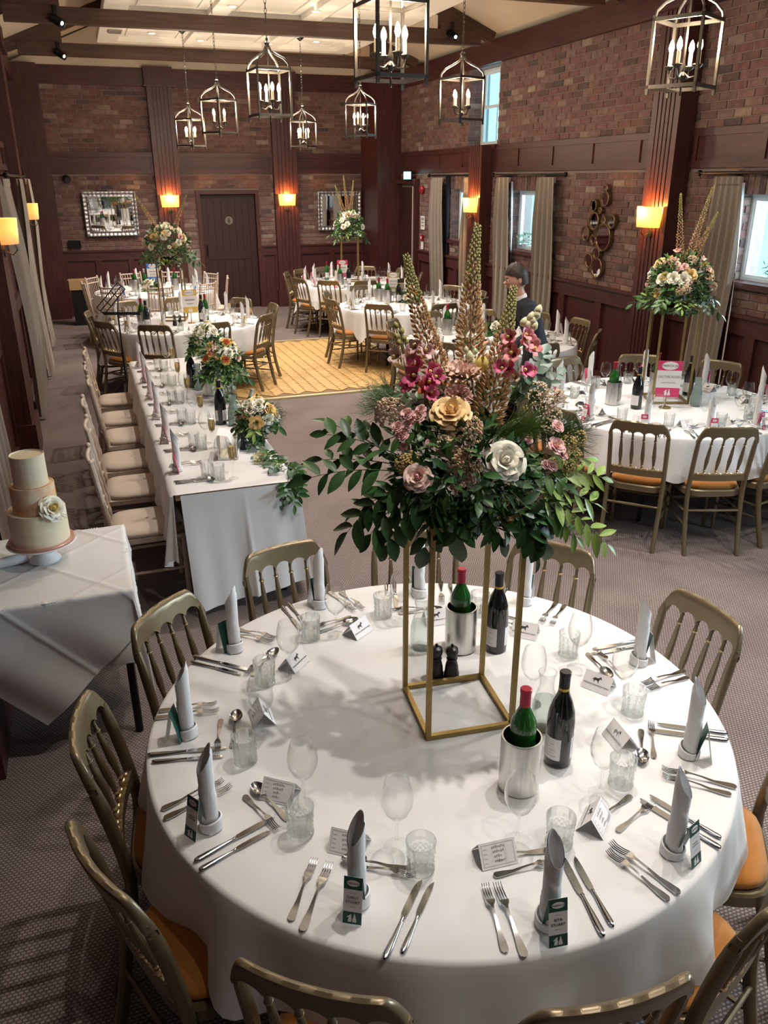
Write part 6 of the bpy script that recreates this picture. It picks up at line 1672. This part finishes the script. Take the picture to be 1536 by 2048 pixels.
# low arrangements
dome('low yellow and white flowers on the khaki sign table', (4.24,10.75,TZ), .13,.20,61,PALY,(),'low table flowers',False,14,260,vw_)
dome('low cream flowers under the blue table sign, far left', (.93,13.35,TZ), .12,.17,71,PALW,(),'low table flowers',False,12,220,(0,-1,.1))
dome('low white flowers on the table where the person stands', (4.18,8.0,TZ), .12,.16,75,PALW,(),'low table flowers',False,12,240,vw_)
def glass_vase(label, loc, r, h):
    t = thing('glass_vase', label, 'vase', loc, 0, 'glass vases on the head table')
    part('vase_wall', MB().lathe([(0,.004),(r*.8,0),(r,.012),(r*1.0,h*.6),(r*.72,h*.82),(r*.92,h),(r*.88,h),(r*.68,h*.82),(r*.95,h*.6),(r*.94,.015),(0,.012)],30), M['crystal'], t, sharp=60)
    part('water', MB().lathe([(0,.013),(r*.93,.016),(r*.94,h*.5),(0,h*.5)],26), M['water'], t, sharp=60)
    sm = MB()
    for k in range(9): sm.tube([(r*.6*math.cos(k*2.4),r*.6*math.sin(k*2.4),.016),(r*.5*math.cos(k*2.4+2),r*.5*math.sin(k*2.4+2),h+.01)],.0025,5)
    part('stems', sm, M['stem'], t)
glass_vase('near glass vase at the head table end', (.91,5.02,TZ), .055,.15); glass_vase('large glass vase at the middle of the head table', (.90,6.22,TZ), .075,.22)
dome('peach and white roses in the near vase, head table', (.92,5.02,TZ+.125), .125,.17,81,[PALY[0],PALY[1],PALY[0],PALY[1],PALY[3]],(),'flowers along the head table',False,18,300,(-.3,-1,.3),low=-.2)
dome('tall cream and orange flowers in the large vase, head table', (.90,6.24,TZ+.185), .17,.30,91,[PALY[2],PALY[1],PALY[3],PALY[0],PALY[4]],(),'flowers along the head table',False,26,560,(-.3,-1,.2))
dome('cream flowers above the far end of the head table', (.86,6.75,TZ+.30), .13,.20,95,[PALY[1],PALY[4]],(),'flowers along the head table',False,14,260,(-.3,-1,.2))
glass_vase('glass vase under the farthest flowers of the head table', (.86,6.75,TZ), .06,.30)
g = thing('leaf_garland', 'leafy green garland trailing off the near right corner of the head table', 'garland', (0,0,0))
gp = [(.90,6.9),(.94,6.3),(.92,5.7),(.95,5.2),(.90,4.85),(.93,4.55),(.955,4.34)]
for i in range(len(gp)-1):
    a, b_ = gp[i], gp[i+1]
    for k in range(4 if i < 4 else 7):
        q = random.Random(i*10+k); f = k/(4 if i < 4 else 7); p = Vector((a[0]+(b_[0]-a[0])*f, a[1]+(b_[1]-a[1])*f, TZ+.012))
        spray(g, p, p+Vector((q.uniform(-.09,.07),q.uniform(-.16,.04),q.uniform(.01,.06))), (0,0,.03), ('dark','grey','mid')[(i+k)%3], 6, i*31+k, (-.2,-.6,.8), .78)
for k in range(6):
    q = random.Random(k); spray(g, Vector((.955,4.34,TZ+.01)), Vector((.95+q.uniform(-.08,.06),4.20+q.uniform(-.02,.05),TZ-q.uniform(.02,.16))), (0,-.04,.03), ('dark','grey','mid')[k%3], 8, 900+k, (-.2,-1,.3), .78)
bloom(g,'garland_rose','rose',Vector((.86,4.66,TZ+.03)),(-.3,-.8,.6),.8,'p_cream','p_white')
dome('white and green sprigs round the bottles, standing person\'s table', (3.62,7.42,TZ), .10,.09,77,[PALW[4],PALW[3]],(),'low table flowers',False,8,160,vw_)
for k,(loc,lab) in enumerate((((XR+.16,10.72,1.42),'green pot plant on the sill of the middle window'),((XR+.20,6.02,1.45),'green pot plant on the sill of the near right window'))):
    t = thing('sill_plant', lab, 'plant', loc, 0, 'plants on the window sills')
    part('pot', MB().lathe([(0,0),(.045,0),(.055,.07),(.05,.07),(0,.06)],16), M['porcelain'], t)
    filler(t,'foliage_fill',(0,0,.12),(.11,.16,.10),170,('mid','fern','grey'),k+5,.8,-.6)
# ------------------------------------------------------------------ the person at the round table: stooping, facing left
def skinned(name, joints, edges, mats, parent, levels=2):
    m_ = bpy.data.meshes.new(name); m_.from_pydata([j[0] for j in joints], edges, []); m_.materials.append(mats)
    o = link(name, m_, parent); md = o.modifiers.new('skin','SKIN'); md.use_smooth_shade = True
    for v,j in zip(m_.skin_vertices[0].data, joints): v.radius = j[1] if hasattr(j[1],'__len__') else (j[1],j[1])
    for v in m_.skin_vertices[0].data: v.use_root = False
    m_.skin_vertices[0].data[0].use_root = True
    s = o.modifiers.new('sub','SUBSURF'); s.levels = levels; s.render_levels = levels
    dg = bpy.context.evaluated_depsgraph_get(); dg.update()
    nm = bpy.data.meshes.new_from_object(o.evaluated_get(dg)); o.modifiers.clear(); old = o.data; o.data = nm; nm.name = name
    nm.materials.clear(); nm.materials.append(mats); bpy.data.meshes.remove(old)
    nm.polygons.foreach_set('use_smooth',[True]*len(nm.polygons)); return o
PERSON = thing('person', 'person in a dark navy jacket with short brown hair, stooping over a round table', 'person', (3.84,6.56,0), rad(78))
# local frame: faces +y, right hand on +x.  The trunk leans forward from the hips
JJ = [((0,0,.88),(.145,.105)),((0,.03,1.02),(.135,.10)),((0,.09,1.18),(.155,.11)),((0,.15,1.31),(.145,.095)),((0,.18,1.375),(.06,.06)),
      ((-.10,0,.82),(.10,.10)),((-.105,.03,.48),(.070,.070)),((-.11,-.01,.10),(.052,.052)),((-.11,.09,.05),(.045,.035)),
      ((.10,0,.82),(.10,.10)),((.105,.05,.48),(.070,.070)),((.11,.03,.10),(.052,.052)),((.11,.13,.05),(.045,.035)),
      ((-.175,.15,1.29),(.070,.070)),((-.23,.17,1.05),(.053,.053)),((-.19,.36,.93),(.043,.043)),
      ((.175,.15,1.29),(.070,.070)),((.24,.17,1.05),(.053,.053)),((.17,.38,.95),(.043,.043))]
EE = [(0,1),(1,2),(2,3),(3,4),(0,5),(5,6),(6,7),(7,8),(0,9),(9,10),(10,11),(11,12),(3,13),(13,14),(14,15),(3,16),(16,17),(17,18)]
body = skinned('body_in_suit', JJ, EE, M['suit'], PERSON)
collar = part('shirt_collar', MB().lathe([(.058,0),(.056,.03),(.050,.032),(.050,0)],20), M['paper'], PERSON, (0,.18,1.355), (rad(-22),0,0))
neck = part('neck', MB().tube([(0,.175,1.34),(0,.205,1.42),(0,.215,1.46)],[.052,.050,.050],16), M['skin'], PERSON)
def head_fn(u,v):
    a = 2*PI*u; ph = PI*v; z = -math.cos(ph); r = math.sin(ph)
    x = .075*r*math.cos(a); y = .098*r*math.sin(a); zz = .122*z
    if z < -.1: x *= 1-.28*min(1,(-z-.1)/.9); y = y*(1-.10*(-z)) + (.014 if math.sin(a) > 0 else .0)*(-z)
    if math.sin(a) > .80:                           # nose, brow and mouth along the profile
        w_ = (math.sin(a)-.80)/.20
        y += w_*(.024*math.exp(-((z+.10)/.11)**2)+.006*math.exp(-((z-.22)/.10)**2)+.006*math.exp(-((z+.42)/.06)**2)-.010*math.exp(-((z-.06)/.06)**2)-.004*math.exp(-((z+.50)/.04)**2)+.008*math.exp(-((z+.72)/.12)**2))
    return (x,y,zz)
hd = part('head', MB().grid(head_fn, 40, 30, True), M['skin'], PERSON, (0,.235,1.53), (rad(-14),0,0), sharp=80)
part('hair', MB().grid(lambda u,v: (lambda p: (p[0]*1.11, p[1]*1.09-.006, p[2]*1.09+.006+ .004*math.sin(u*60)*math.sin(v*20)))(head_fn(u, (1-v)*1.0*(1-.30*0) if False else .50+.50*v if math.sin(2*PI*u) < .25 else .50+.50*max(v,.06+.20*math.sin(2*PI*u)))), 44, 20, True), M['hair'], hd, sharp=80)
part('hair_nape', MB().grid(lambda u,v: (.080*math.cos(PI+PI*u)*(1-.15*v), -.020+.094*math.sin(PI+PI*u)*(1-.12*v), .02-.085*v), 20, 8), M['hair'], hd, sharp=80)
for s in (-1,1):
    part('ear', MB().ball((0,0,0),.030,10,8,1.0).v and MB().put(MB().ball((0,0,0),.028,10,8), Matrix.Diagonal((.35,.65,1.15,1))), M['skin'], hd, (s*.074,-.008,-.012), (0,0,s*.3))
    part('eye', MB().ball((0,0,0),.012,10,8), M['paper'], hd, (s*.030,.083,.008)); part('iris', MB().ball((0,0,0),.006,8,6), M['ink'], hd, (s*.030,.0935,.008))
    part('eyebrow', MB().tube([(s*.014,.096,.026),(s*.032,.093,.030),(s*.048,.082,.024)],.0035,6), M['hair'], hd)
part('mouth', MB().tube([(-.020,.096,-.058),(0,.106,-.057),(.020,.096,-.058)],[.002,.0045,.002],8,flat=1), mat('lips',(.40,.15,.13),.5), hd)
for s,w0 in ((-1,(-.19,.36,.93)),(1,(.17,.38,.95))):
    part('shirt_cuff', MB().tube([Vector(w0)+Vector((0,-.01,.003)),Vector(w0)+Vector((-s*.004,.035,-.008))],.040,14), M['paper'], PERSON)
    wv = Vector(w0); J = [(wv+Vector((0,.02,-.005)),(.024,.018)),(wv+Vector((-s*.006,.065,-.02)),(.034,.016)),(wv+Vector((-s*.008,.105,-.032)),(.036,.014))]; Ed = [(0,1),(1,2)]
    for k in range(4):
        x0 = -.027+.018*k; l = (.060,.072,.076,.064)[k]; st = len(J)
        J += [(wv+Vector((x0-s*.008,.118,-.034)),(.0085,.0085)),(wv+Vector((x0*1.08-s*.008,.118+l*.5,-.045)),(.0080,.0080)),(wv+Vector((x0*1.05-s*.008,.118+l*.85,-.066)),(.0068,.0068))]
        Ed += [(2,st),(st,st+1),(st+1,st+2)]
    st = len(J); J += [(wv+Vector((-s*.035,.075,-.030)),(.011,.011)),(wv+Vector((-s*.052,.105,-.042)),(.0095,.0095)),(wv+Vector((-s*.056,.135,-.055)),(.0075,.0075))]
    Ed += [(1,st),(st,st+1),(st+1,st+2)]
    skinned('hand', J, Ed, M['skin'], PERSON, 1)
for s in (-1,1): part('shoe', MB().put(MB().ball((0,0,0),.06,14,10), Matrix.Diagonal((.80,2.1,.75,1))), M['black'], PERSON, (s*.11,.06 if s < 0 else .10,.045))
